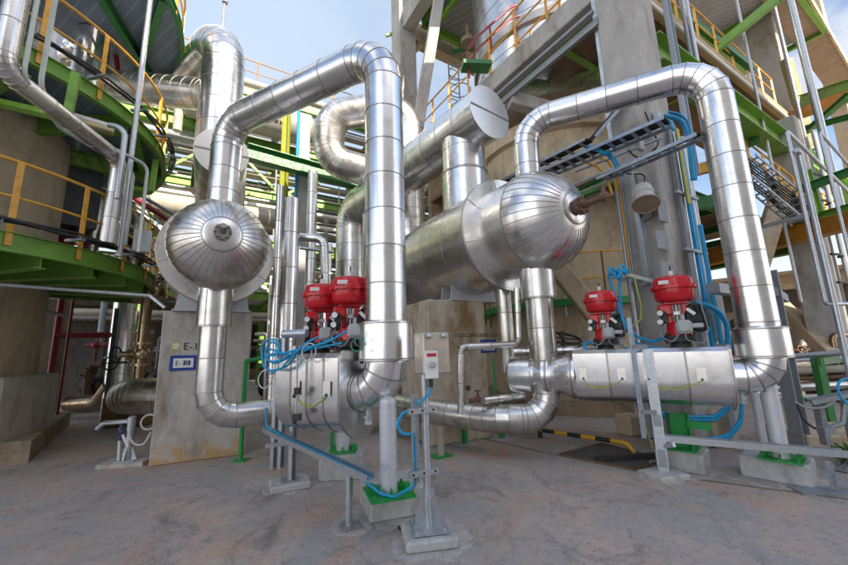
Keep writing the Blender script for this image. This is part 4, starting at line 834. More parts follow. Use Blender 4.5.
# walkway running off to the right
zw = 9.15
t = thing('walkway', 'brown-bottomed concrete walkway slab running right from above the crossover pipe', 'walkway', uv(0, 6, zw))
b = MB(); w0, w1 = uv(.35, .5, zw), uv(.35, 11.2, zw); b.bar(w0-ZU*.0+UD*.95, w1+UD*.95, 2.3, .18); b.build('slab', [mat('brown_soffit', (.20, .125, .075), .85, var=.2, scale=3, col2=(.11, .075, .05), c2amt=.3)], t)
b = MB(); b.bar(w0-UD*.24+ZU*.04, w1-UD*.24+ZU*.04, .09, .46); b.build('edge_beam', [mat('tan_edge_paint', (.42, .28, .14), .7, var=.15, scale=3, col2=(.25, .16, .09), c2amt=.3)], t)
b = MB(); b.tube([w0-UD*.33-ZU*.12, w1-UD*.33-ZU*.12], .05, 12); b.build('edge_conduit', [WHITE], t)
railing([uv(.12, .6, zw+.25), uv(.12, 9.4, zw+.25)], zw, 'yellow handrail along the walkway slab above the far right crossover bend', n=9, h=1.0)
railing([uv(1.3, 1.2, zw+.25), uv(1.3, 10.9, zw+.25)], zw, 'yellow handrail on the far side of the walkway slab at the top right', n=9, h=1.0)
# deep green girder below the walkway
g0 = W(700, 84, PAc, VA); g1 = W(850, 196, PAc, VA); zg = (g0.z+g1.z)/2-.35
b = MB(); b.ibeam(uv(-.2, .4, zg+.02), uv(-.2, 15.5, zg-.02), .42, .62, .03); t = tag(b.build('green_girder', [GREEN]), 'deep green steel girder crossing behind the far right drop pipe, below the walkway', 'girder')
b = MB(); b.box(uv(-.25, .62, zg-.35), (.5, .03, .9), VD, UD)
for i in range(6): q = uv(-.27, .48+.28*(i % 2), zg-.15-.2*(i//2)); b.cyl(q, q-UD*.03, .025, 6)
b.build('gusset_plate', [GREEN], t)
pC = W(772, 75, uv(0.9, 0, 0), VA); pC.z = 0
pillar(pC, 1.15, 1.0, 0, 30, 'concrete pillar leaning up at the top right, right of the walkway handrail', m=CONP)
pE = A(822, 40, 19.0); pE.z = 0; pillar(pE, .70, .7, 0, 32, 'sunlit tan pillar at the top right corner, beside the clouds', m=CONCW)
# second walkway
k0, k1 = G(800, 22, 15.2), G(842, 86, 15.2); kx = (k1-k0).normalized(); ky = V3((-kx.y, kx.x, 0))
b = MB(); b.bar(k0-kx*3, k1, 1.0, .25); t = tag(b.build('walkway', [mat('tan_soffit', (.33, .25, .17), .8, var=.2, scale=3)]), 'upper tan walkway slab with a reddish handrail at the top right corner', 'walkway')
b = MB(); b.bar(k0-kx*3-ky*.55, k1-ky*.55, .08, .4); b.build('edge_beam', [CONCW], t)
railing([k0-kx*3+ky*.4, k1+ky*.4], 15.3, 'reddish handrail on the upper tan walkway at the top right corner', n=7, m=mat('orange_rail_paint', (.50, .14, .03), .5, bump=0))
b = MB(); p = A(800, 40, 9.0); b.tube([at(p, 3.0), at(p, 16)], .085, 16); tag(b.build('downpipe', [GALV]), 'galvanised downpipe right of the top right concrete pillar', 'pipe')
# green and ochre steel further right
def beam_px(p, q, Yp, Yq, w_, h_, m, label, name='steel_beam', t_=.018): b = MB(); b.ibeam(A(*p, Yp), A(*q, Yq), w_, h_, t_); return tag(b.build(name, [m]), label, 'beam')
beam_px((800, 103), (870, 82), 12, 9.5, .3, .5, GREEN, 'green beam at the right edge below the upper walkway')
beam_px((806, 132), (850, 94), 12, 9.5, .16, .16, GREEND, 'green diagonal brace at the right edge below the green beam')
beam_px((800, 130), (870, 112), 12.4, 10, .2, .2, GREEND, 'thin dark green beam at the right edge, under the diagonal brace')
beam_px((695, 262), (870, 212), 13.5, 8.2, .35, .55, OCHRE, 'ochre crane beam behind the far right drop pipe', t_=.03)
beam_px((700, 268), (804, 246), 13.6, 10.5, .35, .30, GREEND, 'dark green beam just under the ochre crane beam')
beam_px((735, 150), (760, 138), 9.5, 9.0, .14, .2, GREEND, 'short dark green tie from the far right drop pipe to the green girder')
beam_px((806, 170), (818, 215), 8.5, 8.5, .14, .14, GREEN, 'green knee brace near the right edge, lower end cut off')
beam_px((800, 190), (860, 168), 8.6, 7.5, .14, .18, GREEND, 'dark green cross tie at the right edge')
beam_px((818, 216), (860, 204), 8.6, 7.5, .14, .14, GREEN, 'light green tie above the ochre beam at the right edge')
b = MB(); b.bar(A(794, 150, 10.5), A(757, 268, 9.6), .42, .40, V3((-.5, -1, 0)), bev=.02); tag(b.build('concrete_brace', [CONCW]), 'slanting concrete brace just right of the far right drop pipe', 'brace')
b = MB(); b.bar(A(776, 300, 11.5), A(832, 356, 9.8), .30, .34, bev=.02); tag(b.build('concrete_brace', [CONCW]), 'sloping concrete stringer behind the grey post at the right', 'brace')
pD = A(826, 320, 10.2); pD.z = 0; pillar(pD, .74, .7, 0, 8.0, 'far right concrete pillar with black pipe clamps and thin conduits', m=CONP)
for i in range(5):
    b = MB(); q = at(pD, 3.0+.75*i)-VD*.02-UD*.5-VD*.30; b.tube([q-VD*.35, q-VD*.1-UD*.08, q+VD*.3-UD*.08, q+VD*.38+UD*.02], .035, 8, bend=.05); tag(b.build('pipe_clamp', [BLACK]), 'black pipe clamp on the far right concrete pillar', 'clamp', 'black clamps on the far right pillar')
for i, dx in enumerate((.05, .2, .36)):
    b = MB(); q = at(pD, 0)-UD*.55+VD*dx; b.cyl(at(q, .1), at(q, 7.5), .03, 10); tag(b.build('conduit', [GALVD]), 'thin grey conduit on the face of the far right concrete pillar', 'conduit', 'conduits on the far right pillar')
railing([A(752, 172, 9.2), A(800, 208, 9.9)], 0, 'short yellow handrail beyond the upper half of the far right drop pipe', n=4, h=.9)
railing([A(812, 212, 10.5), A(846, 232, 10.9)], 0, 'short yellow handrail between the grey pipes at the right edge', n=3, h=.9)
# ladder trays along V behind the drop pipe
def ladder_tray(p0, p1, wd, label, m=STEELB, rungs=9, cables=0, up=None, cm=BLACK):
    t = thing('ladder_tray', label, 'cable tray', p0); x, y, d = frame(p1-p0, up)
    for s_ in (-1, 1): b = MB(); b.bar(p0+x*(s_*wd/2), p1+x*(s_*wd/2), .02, .055, up); b.build('side_rail', [m], t)
    b = MB()
    for i in range(rungs): q = p0+(p1-p0)*((i+.5)/rungs); b.bar(q-x*(wd/2), q+x*(wd/2), .05, .03, up)
    b.build('rungs', [m], t)
    for k in range(cables):
        b = MB(); u = (k-(cables-1)/2)*.05; b.tube([p0+(p1-p0)*(i/8)+x*(u+.012*math.sin(i*2+k))+y*.035 for i in range(9)], .02, 6); b.build('cable', [cm], t, 60)
    return t
ladder_tray(A(742, 160, 8.2), A(806, 212, 8.9), .55, 'dark cable tray descending behind the far right drop pipe', GALVD, 10, 5)
ladder_tray(A(744, 178, 8.0), A(800, 224, 8.7), .30, 'narrow cable tray under the dark one behind the far right drop pipe', GALVD, 8, 3)
# stair handrail pipes, close at the right edge
def vrt(px, py, Y): return A(px, py, Y)
Yh = 5.2
q1_ = A(793, 160, Yh); z_ = H(829, 304, q1_)
b = MB(); b.tube([A(880, 303, Yh+.2), A(829, 304, Yh)*0 + at(q1_, z_), at(q1_, H(786, 131, q1_)), at(q1_, H(786, 131, q1_))+VD*3.4-ZU*.35], .026, 12, bend=.05); tag(b.build('guard_rail_pipe', [GALV]), 'galvanised guard rail pipe bent at top and bottom near the right edge', 'pipe')
q2_ = A(801, 160, Yh); b = MB(); b.tube([at(q2_, H(847, 345, q2_)), at(q2_, H(797, 154, q2_)), at(q2_, H(797, 154, q2_))-VD*.12+ZU*.02], .036, 12, bend=.05); b.lathe([(.040, 0), (.040, 1.0)], at(q2_, H(847, 345, q2_)-1.0), ZU, 12); tag(b.build('guard_rail_pipe', [GALV]), 'thicker weathered pipe right beside the bent guard rail pipe', 'pipe')
q3_ = A(824, 150, 5.6); b = MB(); b.tube([at(q3_, H(848, 262, q3_)), at(q3_, H(819, 132, q3_)), at(q3_, H(819, 132, q3_))+VD*2.5-ZU*.3], .022, 12, bend=.05); tag(b.build('guard_rail_pipe', [GALV]), 'thin guard rail pipe closest to the right edge', 'pipe')

# ------------------------------------------------------------------ silver tower on its tan skirt
T2 = azv(21.6)*12.25
t = thing('silver_tower', 'wide silver tower with a tan concrete skirt, behind the oblique vessel', 'tower', T2)
b = MB(); b.lathe([(2.45, .3), (2.45, 7.3), (2.6, 7.35), (2.6, 7.75), (2.3, 7.8)], T2, ZU, 72); b.build('skirt', [CONCW], t, 20)
b = MB(); b.tube([at(T2, 8.5), at(T2, 24)], 2.42, 72, seam=1.0, sr=.01, sw=.03); b.lathe([(2.45, 0), (2.52, 0), (2.52, .25), (2.45, .25)], at(T2, 10.9), ZU, 72, 1); b.build('cladding', [MATS['vessel_cladding'], SEAM], t, 8)
b = MB(); b.lathe([(2.95, 0), (2.95, .36), (2.4, .36)], T2, ZU, 8); b.build('base_kerb', [mat('concrete_kerb', (.33, .25, .17), .9, var=.2, scale=6, col2=(.17, .13, .085), c2amt=.4, c2scale=1.3, bump=.2)], t, 20)
# red stair rail round the tower, green ring and yellow hoops
rp_ = [A(468, 58, 9.2), A(478, 44, 9.2), A(512, 14, 9.4), A(540, 7, 9.6), A(575, 2, 9.8)]
railing([p-ZU*.55 for p in rp_], 0, 'red handrail wrapping the upper silver tower', n=5, m=REDD, h=.8, r=.035)
b = MB(); b.bar(A(462, 66, 9.2), A(490, 67, 9.3), .4, .12); tag(b.build('green_landing', [GREEND]), 'small dark green landing at the foot of the red handrail', 'landing')
for (z_, m_, lab, r0) in ((H(590, 303, at(T2, 0)-azv(21.6)*2.9), GREENB, 'green ring beam round the tan skirt behind the left red valve of the long jacket', 2.62),):
    b = MB(); n = 48
    vs = []; ca = math.atan2(-T2.y, -T2.x)
    b.lathe([(2.47, 0), (2.75, 0), (2.75, .16), (2.47, .16)], at(T2, z_), ZU, 60); tag(b.build('ring_beam', [m_]), lab, 'beam')
z_a, z_b = H(590, 253, at(T2, 0)-azv(21.6)*2.5), H(590, 279, at(T2, 0)-azv(21.6)*2.5)
t = thing('hoop_rail', 'yellow hoop rails with rusty uprights round the tan skirt', 'handrail', at(T2, z_b))
for z_ in (z_a, z_b): b = MB(); b.torus(at(T2, z_), ZU, 2.70, .022, 72, 6); b.build('hoop', [YEL], t)
for i in range(18):
    a = 2*math.pi*i/18+.1; p = V3((T2.x+2.70*math.cos(a), T2.y+2.70*math.sin(a), 0)); b = MB(); b.cyl(at(p, 2.3), at(p, z_a), .024, 8); b.build('upright', [RUST if i % 2 else GALVD], t)
b = MB(); b.bar(A(540, 248, 8.0), A(618, 342, 7.4), .38, .34, V3((-.4, -1, .3)), bev=.02); tag(b.build('concrete_brace', [CONCW]), 'sloping concrete brace running down behind the left red valve of the long jacket', 'brace')
b = MB(); b.bar(A(510, 100, 8.6), A(556, 112, 8.8), .3, .36, bev=.02); tag(b.build('concrete_beam', [CONP]), 'short concrete beam just right of the white header cap', 'beam')
b = MB(); b.bar(uv(3.3, -.4, 8.0), uv(.3, -.4, 8.0), .09, .16); b.tube([uv(3.6, -.55, 8.15), uv(.3, -.55, 8.15)], .05, 10); tag(b.build('service_rail', [GALVD]), 'dark service rail slung below the long concrete beam', 'rail')

# ------------------------------------------------------------------ cable trays at the loudspeaker pillar
def T(px, py, Y): return A(px, py, Y)
zt2 = 4.75
def traypx(a, c, z, wd, label, rungs=8, cables=0, cm=BLACK, m=STEELB): return ladder_tray(G(*a, z), G(*c, z), wd, label, m, rungs, cables, cm=cm)
traypx((700, 136), (600, 180), 4.35, .20, 'lowest cable tray crossing in front of the loudspeaker pillar', 7, 2)
traypx((668, 122), (540, 176), 4.75, .36, 'middle cable tray passing left behind the oblique vessel head', 12, 5)
traypx((590, 142), (500, 186), 5.2, .34, 'upper cable tray behind the oblique vessel head, with a kink up at its right end', 8, 4)
ladder_tray(G(590, 142, 5.2), A(628, 98, 6.2), .34, 'rising cable tray leading from the upper tray to the pillar', STEELB, 5, 3)
# vertical channels in front of the pillar, top
for i, (x0, y0, x1, y1_, Y, lab) in enumerate(((592, -5, 601, 92, 6.6, 'vertical steel channel crossing the blue-grey grating, left one'), (608, -5, 619, 88, 6.4, 'vertical steel channel beside the loudspeaker pillar, crossing the grating'), (662, -5, 672, 60, 6.3, 'vertical galvanised channel on the right face of the loudspeaker pillar'))):
    p = A(x0, y0, Y); b = MB(); b.chan(at(p, H(x1, y1_, p)-2.4), at(p, 9.6 if i == 0 else 10.5), .16, .09, .012, -UD); tag(b.build('vertical_channel', [STEELB if i < 2 else GALV]), lab, 'cable tray')
p = A(621, 190, 6.35); b = MB()
for i, (dx, r_, m_) in enumerate(((-.14, .028, 0), (-.06, .028, 1), (.03, .03, 0), (.12, .028, 1), (.2, .022, 0))):
    b = MB(); q = at(p, 0)+VD*dx; b.cyl(at(q, 1.8), at(q, 4.6), r_, 10); tag(b.build('conduit', [STEELB if m_ == 0 else YEL if i == 1 else RUST]), 'thin conduit in the bunch left of the horn loudspeaker', 'conduit', 'conduits left of the horn loudspeaker')
q = A(639, 230, 5.95); b = MB(); b.chan(at(q, 2.55), at(q, 4.5), .14, .07, .008, -UD); tag(b.build('speaker_channel', [GALV]), 'perforated channel behind the horn loudspeaker', 'cable tray')
# horn loudspeaker
sp_ = A(645, 200, 5.7)
t = thing('horn_loudspeaker', 'pale horn loudspeaker hung on the concrete pillar', 'loudspeaker', sp_)
hd = V3((-.20, -.38, -.84)).normalized(); o = sp_+hd*.10
b = MB(); b.lathe([(.205, 0), (.20, .012), (.19, 0), (.175, -.05), (.12, -.14), (.06, -.19), (.02, -.20)], o, hd, 40); b.lathe([(.207, 0), (.18, -.06), (.145, -.13), (.14, -.20), (.155, -.205), (.155, -.25), (.14, -.255), (.135, -.36), (.12, -.40), (.001, -.405)], o-hd*.001, hd, 40, 1); b.build('horn', [mat('horn_inside', (.30, .22, .15), .6, bump=.02), mat('horn_white', (.56, .54, .51), .5, var=.1, bump=.02)], t)
b = MB(); b.lathe([(.055, -.20), (.055, -.06), (.04, -.03), (.001, -.02)], o, hd, 20); b.build('driver_plug', [GREYB], t)
b = MB(); b.bar(o-hd*.34, at(q, (o-hd*.34).z+.12), .05, .05); b.build('mounting_arm', [GALVD], t)
b = MB(); b.tube([o-hd*.36+ZU*.05, o-hd*.30+ZU*.35+V3((.12, 0, 0)), o+ZU*.62+V3((.05, .2, 0)), o+ZU*.66+V3((-.1, .25, 0))], .012, 8, bend=.1); b.tube([o-hd*.30-ZU*.08+V3((.14, 0, 0)), o-hd*.2-ZU*.35+V3((.16, .1, 0)), o-hd*.2-ZU*.40+V3((.02, .15, 0))], .010, 8, bend=.08); b.build('speaker_cable', [BLACK], t, 60)
for i, (x, y, w_, h_, lab) in enumerate(((662, 210, .28, .40, 'grey repair patch on the pillar right below the horn loudspeaker'), (661, 240, .30, .30, 'middle grey repair patch on the loudspeaker pillar'), (668, 273, .42, .34, 'lowest grey repair patch on the loudspeaker pillar'))):
    q = W(x, y, PAc-UD*.35, VA); b = MB(); b.box(q-UD*.006, (w_, .012, h_), VD, UD); tag(b.build('wall_plate', [mat('patch_grey', (.27, .29, .31), .8, var=.1)]), lab, 'plate')
# blue and grey risers on the right of the pillar
for i, (dx, r_, m_, lab) in enumerate(((0, .035, GALVD, 'grey riser conduit left of the blue cables on the loudspeaker pillar'), (.10, .03, GALV, 'bright riser conduit left of the blue cables on the loudspeaker pillar'), (.24, .045, BLUEC, 'thick blue cable riser on the right of the loudspeaker pillar'), (.33, .04, BLUEC, 'second blue cable riser on the right of the loudspeaker pillar'), (.42, .03, GALV, 'bright riser conduit right of the blue cables'), (.50, .04, WHITE, 'white riser conduit right of the blue cables'))):
    q = A(684, 220, 6.0)+VD*dx; b = MB(); b.tube([at(q, 1.4), at(q, 3.2), at(q, 5.3)] if m_ is not BLUEC else [at(q, 1.5), at(q, 4.5), at(q, 5.2), at(q, 5.5)-VD*.25], r_, 10, bend=.15); tag(b.build('riser_conduit' if m_ is not BLUEC else 'blue_cable', [m_]), lab, 'conduit' if m_ is not BLUEC else 'cable')
for z_ in (2.2, 3.1, 4.1): b = MB(); q = A(684, 220, 5.93); b.bar(at(q, z_)-VD*.12, at(q, z_)+VD*.62, .05, .05); tag(b.build('strut_bar', [GALVD]), 'grey strut bar across the risers on the loudspeaker pillar', 'bracket', 'strut bars across the pillar risers')
q = A(683, 165, 5.95); b = MB(); b.box(at(q, 4.6), (.10, .02, 1.4), VD, UD); tag(b.build('yellow_strip', [mat('lime_yellow', (.42, .36, .03), .6)]), 'yellow painted strip on the edge of the loudspeaker pillar', 'strip')

# mid-level floor behind the loudspeaker pillar
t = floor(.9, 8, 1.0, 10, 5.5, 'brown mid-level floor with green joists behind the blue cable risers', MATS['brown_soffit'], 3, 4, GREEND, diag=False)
# ================================================================== pipe rack behind, running along V
R0 = A(206, 60, 15.0); R0.z = 0
def rk(v, u=0.0, z=0.0): return at(R0 + VD*v + UD*u, z)
rnd = random.Random(5)
tiers = (4.2, 6.6, 9.0, 11.6, 14.0)
def rack_col(v, u, label, m=GREEN, w_=.30, top=14.2):
    t = thing('rack_column', label, 'column', rk(v, u)); b = MB(); b.ibeam(rk(v, u, 0), rk(v, u, top), w_, w_*1.1, .025, UD); b.build('post', [m], t)
    return t
cols = [-6.5, -1.5, 3.6, 8.7, 13.8]
for i, v in enumerate(cols):
    for u in (0, 5.0): rack_col(v, u, 'green steel column of the pipe rack behind the vessels')['group'] = 'green columns of the pipe rack'
for k, z in enumerate(tiers):
    for u in (0, 5.0):
        b = MB(); b.ibeam(rk(-9, u, z), rk(16, u, z), .22, .34, .02); tag(b.build('rack_beam', [GREEN]), 'long green beam of the pipe rack behind the vessels', 'beam', 'long green beams of the pipe rack')
    for v in cols:
        b = MB(); b.ibeam(rk(v, .16, z), rk(v, 4.84, z), .22, .30, .02); tag(b.build('rack_tie', [GREEN]), 'green cross tie of the pipe rack behind the vessels', 'beam', 'green cross ties of the pipe rack')
for i in range(len(cols)-1):
    for k in (1, 3):
        z0, z1 = tiers[k-1], tiers[k]; a, c = cols[i], cols[i+1]; mid = (a+c)/2
        for e in (a, c):
            b = MB(); b.bar(rk(e+.15*(1 if e == a else -1), 0, z0+.2), rk(mid, 0, z1-.2), .12, .12, UD); tag(b.build('rack_brace', [GREEN]), 'green diagonal brace of the pipe rack', 'brace', 'green diagonal braces of the pipe rack')
pm = [CREAM, CREAM, mat('beige_pipe_paint', (.40, .36, .28), .5, var=.15, scale=3), SILVER, CLADW, WHITE]
for k, z in enumerate(tiers):
    u = .35
    while u < 4.6:
        r_ = rnd.choice((.06, .09, .12, .16, .22, .10)); 
        if rnd.random() < .95:
            b = MB(); v0 = -9.5+rnd.random(); v1 = 16.5-rnd.random()*2
            if rnd.random() < .25: v1 = rnd.choice(cols)+rnd.random()
            b.tube([rk(v0, u+r_, z+.19+r_), rk(v1, u+r_, z+.19+r_)] + ([rk(v1, u+r_, z-1.6)] if v1 < 13 else []), r_, 14, bend=r_*2); tag(b.build('rack_pipe', [rnd.choice(pm)]), 'pale pipe lying on the pipe rack behind the vessels', 'pipe', 'pale pipes on the pipe rack')
        u += 2*r_+.10+rnd.random()*.18
# deck, drum and handrails on top of the rack
for u, lab in ((-.5, 'rusty yellow handrail along the near top edge of the pipe rack'), (5.2, 'rusty yellow handrail along the far top edge of the pipe rack')):
    railing([rk(-7, u, 14.25), rk(15, u, 14.25)], 0, lab, n=13, h=1.25, m=mat('rusty_rail', (.42, .20, .06), .6, var=.2), r=.026)
b = MB(); b.bar(rk(-7, -.4, 14.22), rk(15, -.4, 14.22), .5, .07); tag(b.build('rack_walkway', [mat('rusty_deck', (.38, .22, .06), .7, var=.25)]), 'rusty yellow walkway deck along the near top edge of the pipe rack', 'walkway')
for i in range(2):
    q = rk(1.0+5.2*i, -.9, 12.2)
b = MB(); b.lathe([(.001, -.25), (.5, -.2), (.75, 0), (.75, 5.0), (.5, 5.2), (.001, 5.25)], rk(-.5, -1.0, 12.3), VD, 36); t = tag(b.build('air_drum', [mat('drum_grey', (.36, .35, .31), .5, var=.1, scale=3)]), 'grey horizontal drum with dark slots, under the rack walkway', 'drum')
b = MB()
for s_ in range(2):
    for i in range(5): b.box(rk(.6+1.9*s_+.22*i, -1.735, 12.15), (.16, .03, .38), VD, UD)
b.build('vent_slots', [BLACK], t)
b = MB(); b.tube([rk(-1.5, -1.7, 13.4), rk(7, -1.7, 13.4)], .17, 18); tag(b.build('cream_pipe', [CREAM]), 'cream pipe slung above the grey drum under the rack walkway', 'pipe')
b = MB(); b.tube([rk(-.7, -1.6, 10.4), rk(-.7, -1.6, 11.4), rk(-1.9, -1.6, 11.45)], .16, 16, bend=.3); tag(b.build('cream_pipe', [CREAM]), 'short cream elbow pipe left of the grey drum', 'pipe')
# dark louvre panels between rack columns on the left
for i, (v, lab) in enumerate(((-3.3, 'dark louvre panel left of the tall riser, under the rack walkway'), (-1.2, 'dark louvre panel partly behind the tall riser'))):
    b = MB()
    b.box(rk(v, -.20, 12.5), (1.9, .06, 1.1), VD, UD)
    for k in range(9): b.box(rk(v-.85+.21*k, -.26, 12.5), (.05, .05, 1.1), VD, UD, mi=1)
    tag(b.build('louvre_panel', [BLACK, GALVD]), lab, 'panel')
b = MB(); b.ibeam(rk(-4.8, -.3, 11.6), rk(1.2, -.3, 11.6), .3, .5, .02); tag(b.build('green_girder', [GREEN]), 'green girder below the dark louvre panels', 'girder')
# bright green girder crossing in front, behind the slim uprights
q0, q1 = A(247, 152, 11.0), A(342, 178, 12.6)
b = MB(); b.ibeam(q0, q1+(q1-q0)*.4, .36, .50, .03); tag(b.build('green_girder', [GREEND]), 'dark green girder passing behind the crossover pipe and the hairpin loop', 'girder')
p = A(303, 160, 12.5); p.z = 0; pillar(p, .38, .38, 0, H(303, 116, p), 'pale grey square column left of the hairpin loop', m=mat('pale_column', (.44, .45, .45), .7, var=.08, scale=2, bump=.05))
b = MB(); p = A(297, 160, 12.2); b.cyl(at(p, 2), at(p, 12), .05, 10); tag(b.build('blue_riser', [BLUEC]), 'thin blue riser at the left edge of the pale grey square column', 'pipe')
b = MB(); p = A(285, 160, 12.6); b.ibeam(at(p, 0), at(p, 12), .22, .24, .02); tag(b.build('yellow_green_post', [mat('yellow_green_paint', (.34, .36, .04), .5, var=.2)]), 'yellow-green steel post left of the thin blue riser', 'column')
upright(313, 172, 312, 330, 9.5, .13, 'shiny upright pipe right of the pale grey square column')
upright(371, 215, 370, 330, 8.6, .20, 'shiny upright pipe half hidden by the central drop pipe', zmin=2)
upright(243, 160, 240, 330, 9.0, .10, 'cream upright pipe close behind the crossover leg', (CREAM, CREAM), 0)
b = MB(); b.cyl(A(222, 40, 14), A(226, -20, 14), .05, 8); b.cyl(A(225, 3, 14), A(226, -14, 14), .12, 10); tag(b.build('mast', [GALVD]), 'slim mast standing above the tall riser against the sky', 'mast')
# large cream pipe far left behind the platforms and columns below
b = MB(); b.tube([A(138, 200, 13), A(276, 220, 15)], .40, 24, seam=0); tag(b.build('cream_duct', [CREAM]), 'large cream duct behind the frontal vessel, running left behind the platforms', 'pipe')
b = MB(); b.tube([A(60, 262, 14), A(215, 262, 14)], .24, 20); tag(b.build('cream_duct', [CREAM]), 'lower cream duct behind the lowest round platform', 'pipe')
# dense plant at ground level behind the vessels
def unit(x0, x1, y1_, Y, label, m=DARK, name='machine_skid', seedv=1):
    r2 = random.Random(seedv); a = A(x0, 400, Y); c = A(x1, 400, Y); z1 = H((x0+x1)/2, y1_, (a+c)/2); t = thing(name, label, 'machinery', at((a+c)/2, 0)); L = (c-a).length; x = (at(c, 0)-at(a, 0)).normalized(); y = V3((-x.y, x.x, 0)); o = at(a, 0)
    b = MB(); b.box(o+x*(L/2)+y*.5+ZU*.15, (L, 1.2, .30), x, y, bev=.02); b.build('base', [CONCD], t)
    b = MB(); b.cyl(o+x*(L*.1)+y*.5+ZU*.75, o+x*(L*.55)+y*.5+ZU*.75, .32, 20); b.cyl(o+x*(L*.55)+y*.5+ZU*.75, o+x*(L*.75)+y*.5+ZU*.75, .18, 16); b.lathe([(.2, 0), (.45, .05), (.45, .3), (.2, .35)], o+x*(L*.75)+y*.5+ZU*.75, x, 24); b.build('pump', [m], t)
    for i in range(7):
        p = o+x*(L*(.06+.9*r2.random()))+y*(.1+.9*r2.random()); zt_ = z1*(.5+.5*r2.random()); b = MB(); r_ = r2.choice((.04, .05, .07, .11)); b.tube([at(p, .3), at(p, zt_), at(p, zt_)+x*(r2.choice((-1, 1))*L*.3)], r_, 12, bend=r_*2.2); b.build('pipe', [r2.choice((CLADW, GALVD, MATS['brown_cladding'], RUST, CREAM))], t, 40)
        if i % 2: b = MB(); q = at(p, .8+.6*r2.random()); b.ball(q, .12, 10); b.cyl(q, q+V3((-.05, -.25, .1)), .03, 8); b.torus(q+V3((-.05, -.25, .1)), V3((0, -1, .3)), .13, .015, 18, 6); b.build('valve', [RUST], t)
    return t
unit(68, 112, 322, 12.0, 'dark pump skid between the red post and the left pipe valve', seedv=2)
unit(250, 292, 300, 10.5, 'pump skid behind the blue cable coils, crowded with pipes', seedv=4)
unit(118, 150, 330, 14.0, 'dim pump skid behind the left pipe valve', seedv=6)
unit(305, 372, 290, 13.0, 'pump skid behind the lower red valve, mostly hidden', seedv=8)
unit(596, 700, 350, 15.0, 'pump skid far behind the long valve jacket', seedv=9)
unit(738, 800, 330, 13.5, 'pump skid behind the grey post at the right', seedv=11)
# buildings and walls far behind
def shed(p0, p1, dep, z, label, m, openings=5):
    t = thing('plant_building', label, 'building', at(p0, 0)); x = at(p1-p0, 0).normalized(); L = at(p1-p0, 0).length; y = V3((-x.y, x.x, 0)); o = at(p0, 0)
    b = MB(); b.box(o+x*(L/2)+y*(dep/2)+ZU*(z/2), (L, dep, z), x, y); b.build('wall', [m], t)
    b = MB(); b.box(o+x*(L/2)+y*(dep/2)+ZU*(z+.1), (L+.5, dep+.5, .2), x, y); b.build('roof', [CONCD], t)
    for i in range(openings):
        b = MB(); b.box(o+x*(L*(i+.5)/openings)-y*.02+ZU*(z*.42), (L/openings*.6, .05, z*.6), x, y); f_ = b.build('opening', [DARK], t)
    return t
shed(A(-330, 380, 20), A(230, 380, 24), 5, 5.2, 'low brown plant building far behind the left tower', CONCD, 9)
shed(A(232, 380, 26), A(600, 380, 32), 5, 5.5, 'low tan plant building far behind between the two vessels', TANW, 8)
shed(A(660, 380, 24), A(1150, 380, 14), 5, 5.0, 'tan plant building far behind at the right', TANW, 9)
shed(A(-320, 380, 12.5), A(150, 380, 16.5), 2, 3.9, 'low building added in a dark colour as shade behind the red posts, under the lowest round platform', mat('dark_backing_wall', (.085, .07, .055), .9, var=.3, scale=2), 9)  # dark brown wall colour stands in for the shade under the platform
p = A(46, 370, 11.0); p.z = 0; pillar(p, .62, .6, 0, 3.4, 'brown square pillar between the tan tower and the red post', m=CONCD)
# red posts at the left
q = G(43, 429); t = thing('red_pipe_support', 'thick red post with a red level pipe, right of the tan tower', 'pipe support', q); b = MB(); b.cyl(at(q, .02), at(q, 3.6), .075, 16); b.lathe([(.2, 0), (.2, .05), (.09, .14)], at(q, 0), ZU, 18); b.build('post', [REDD], t)
b = MB(); b.tube([at(q, H(50, 335, q)), A(110, 335, 9.6)], .075, 14); b.build('cross_pipe', [REDD], t)
b = MB(); q = G(55, 430); b.cyl(q, at(q, 3.4), .03, 10); b.cyl(q, at(q, .03), .09, 12); tag(b.build('red_post', [REDD]), 'thin red post just right of the thick red one', 'pipe support')
b = MB(); q = G(106, 425); b.chan(q, at(q, 2.9), .14, .08, .01, V3((0, -1, 0))); tag(b.build('steel_post', [GALVD]), 'grey channel post left of the left pipe valve', 'column')
b = MB(); q = A(97, 345, 10.5); b.ball(q, .12, 10); b.cyl(q, q+ZU*.35, .03, 8); b.cyl(q-V3((.3, 0, 0)), q+V3((.3, 0, 0)), .06, 10); tag(b.build('red_valve', [REDD]), 'small dark red valve hanging below the red level pipe', 'valve')
# clad pipe with gate valve left of the E-1 pier
t = thing('left_pipe_valve', 'clad upright pipe with a brass-grey gate valve, left of the E-1 pier', 'pipe', A(142, 400, 8.2))
Yv = 8.2; a_ = A(144, 330, Yv)
b = MB(); b.tube([at(a_, 4.2), at(a_, H(141, 380, a_))], .115, 26, seam=.5); b.build('upright_pipe', [MATS['brown_cladding'], SEAMW], t, 14)
b = MB(); b.tube([A(134, 340, 8.9)*0+A(128, 396, 9.4), A(128, 396, 8.0), A(190, 396, 7.9)], .36, 40, bend=.55, seam=.30, gores=6); b.build('level_pipe', [CLADW, SEAMW], t, 9)
b = MB(); q = at(a_, H(142, 354, a_)); b.ball(q, .16, 14); b.cyl(q-ZU*.25, q-ZU*.2, .17, 16); b.cyl(q+ZU*.2, q+ZU*.25, .17, 16); b.cyl(q, q-V3((.42, .05, 0)), .06, 12); b.cyl(q-V3((.2, .02, 0)), q-V3((.25, .03, 0)), .12, 12); b.build('gate_valve', [BRASS], t)
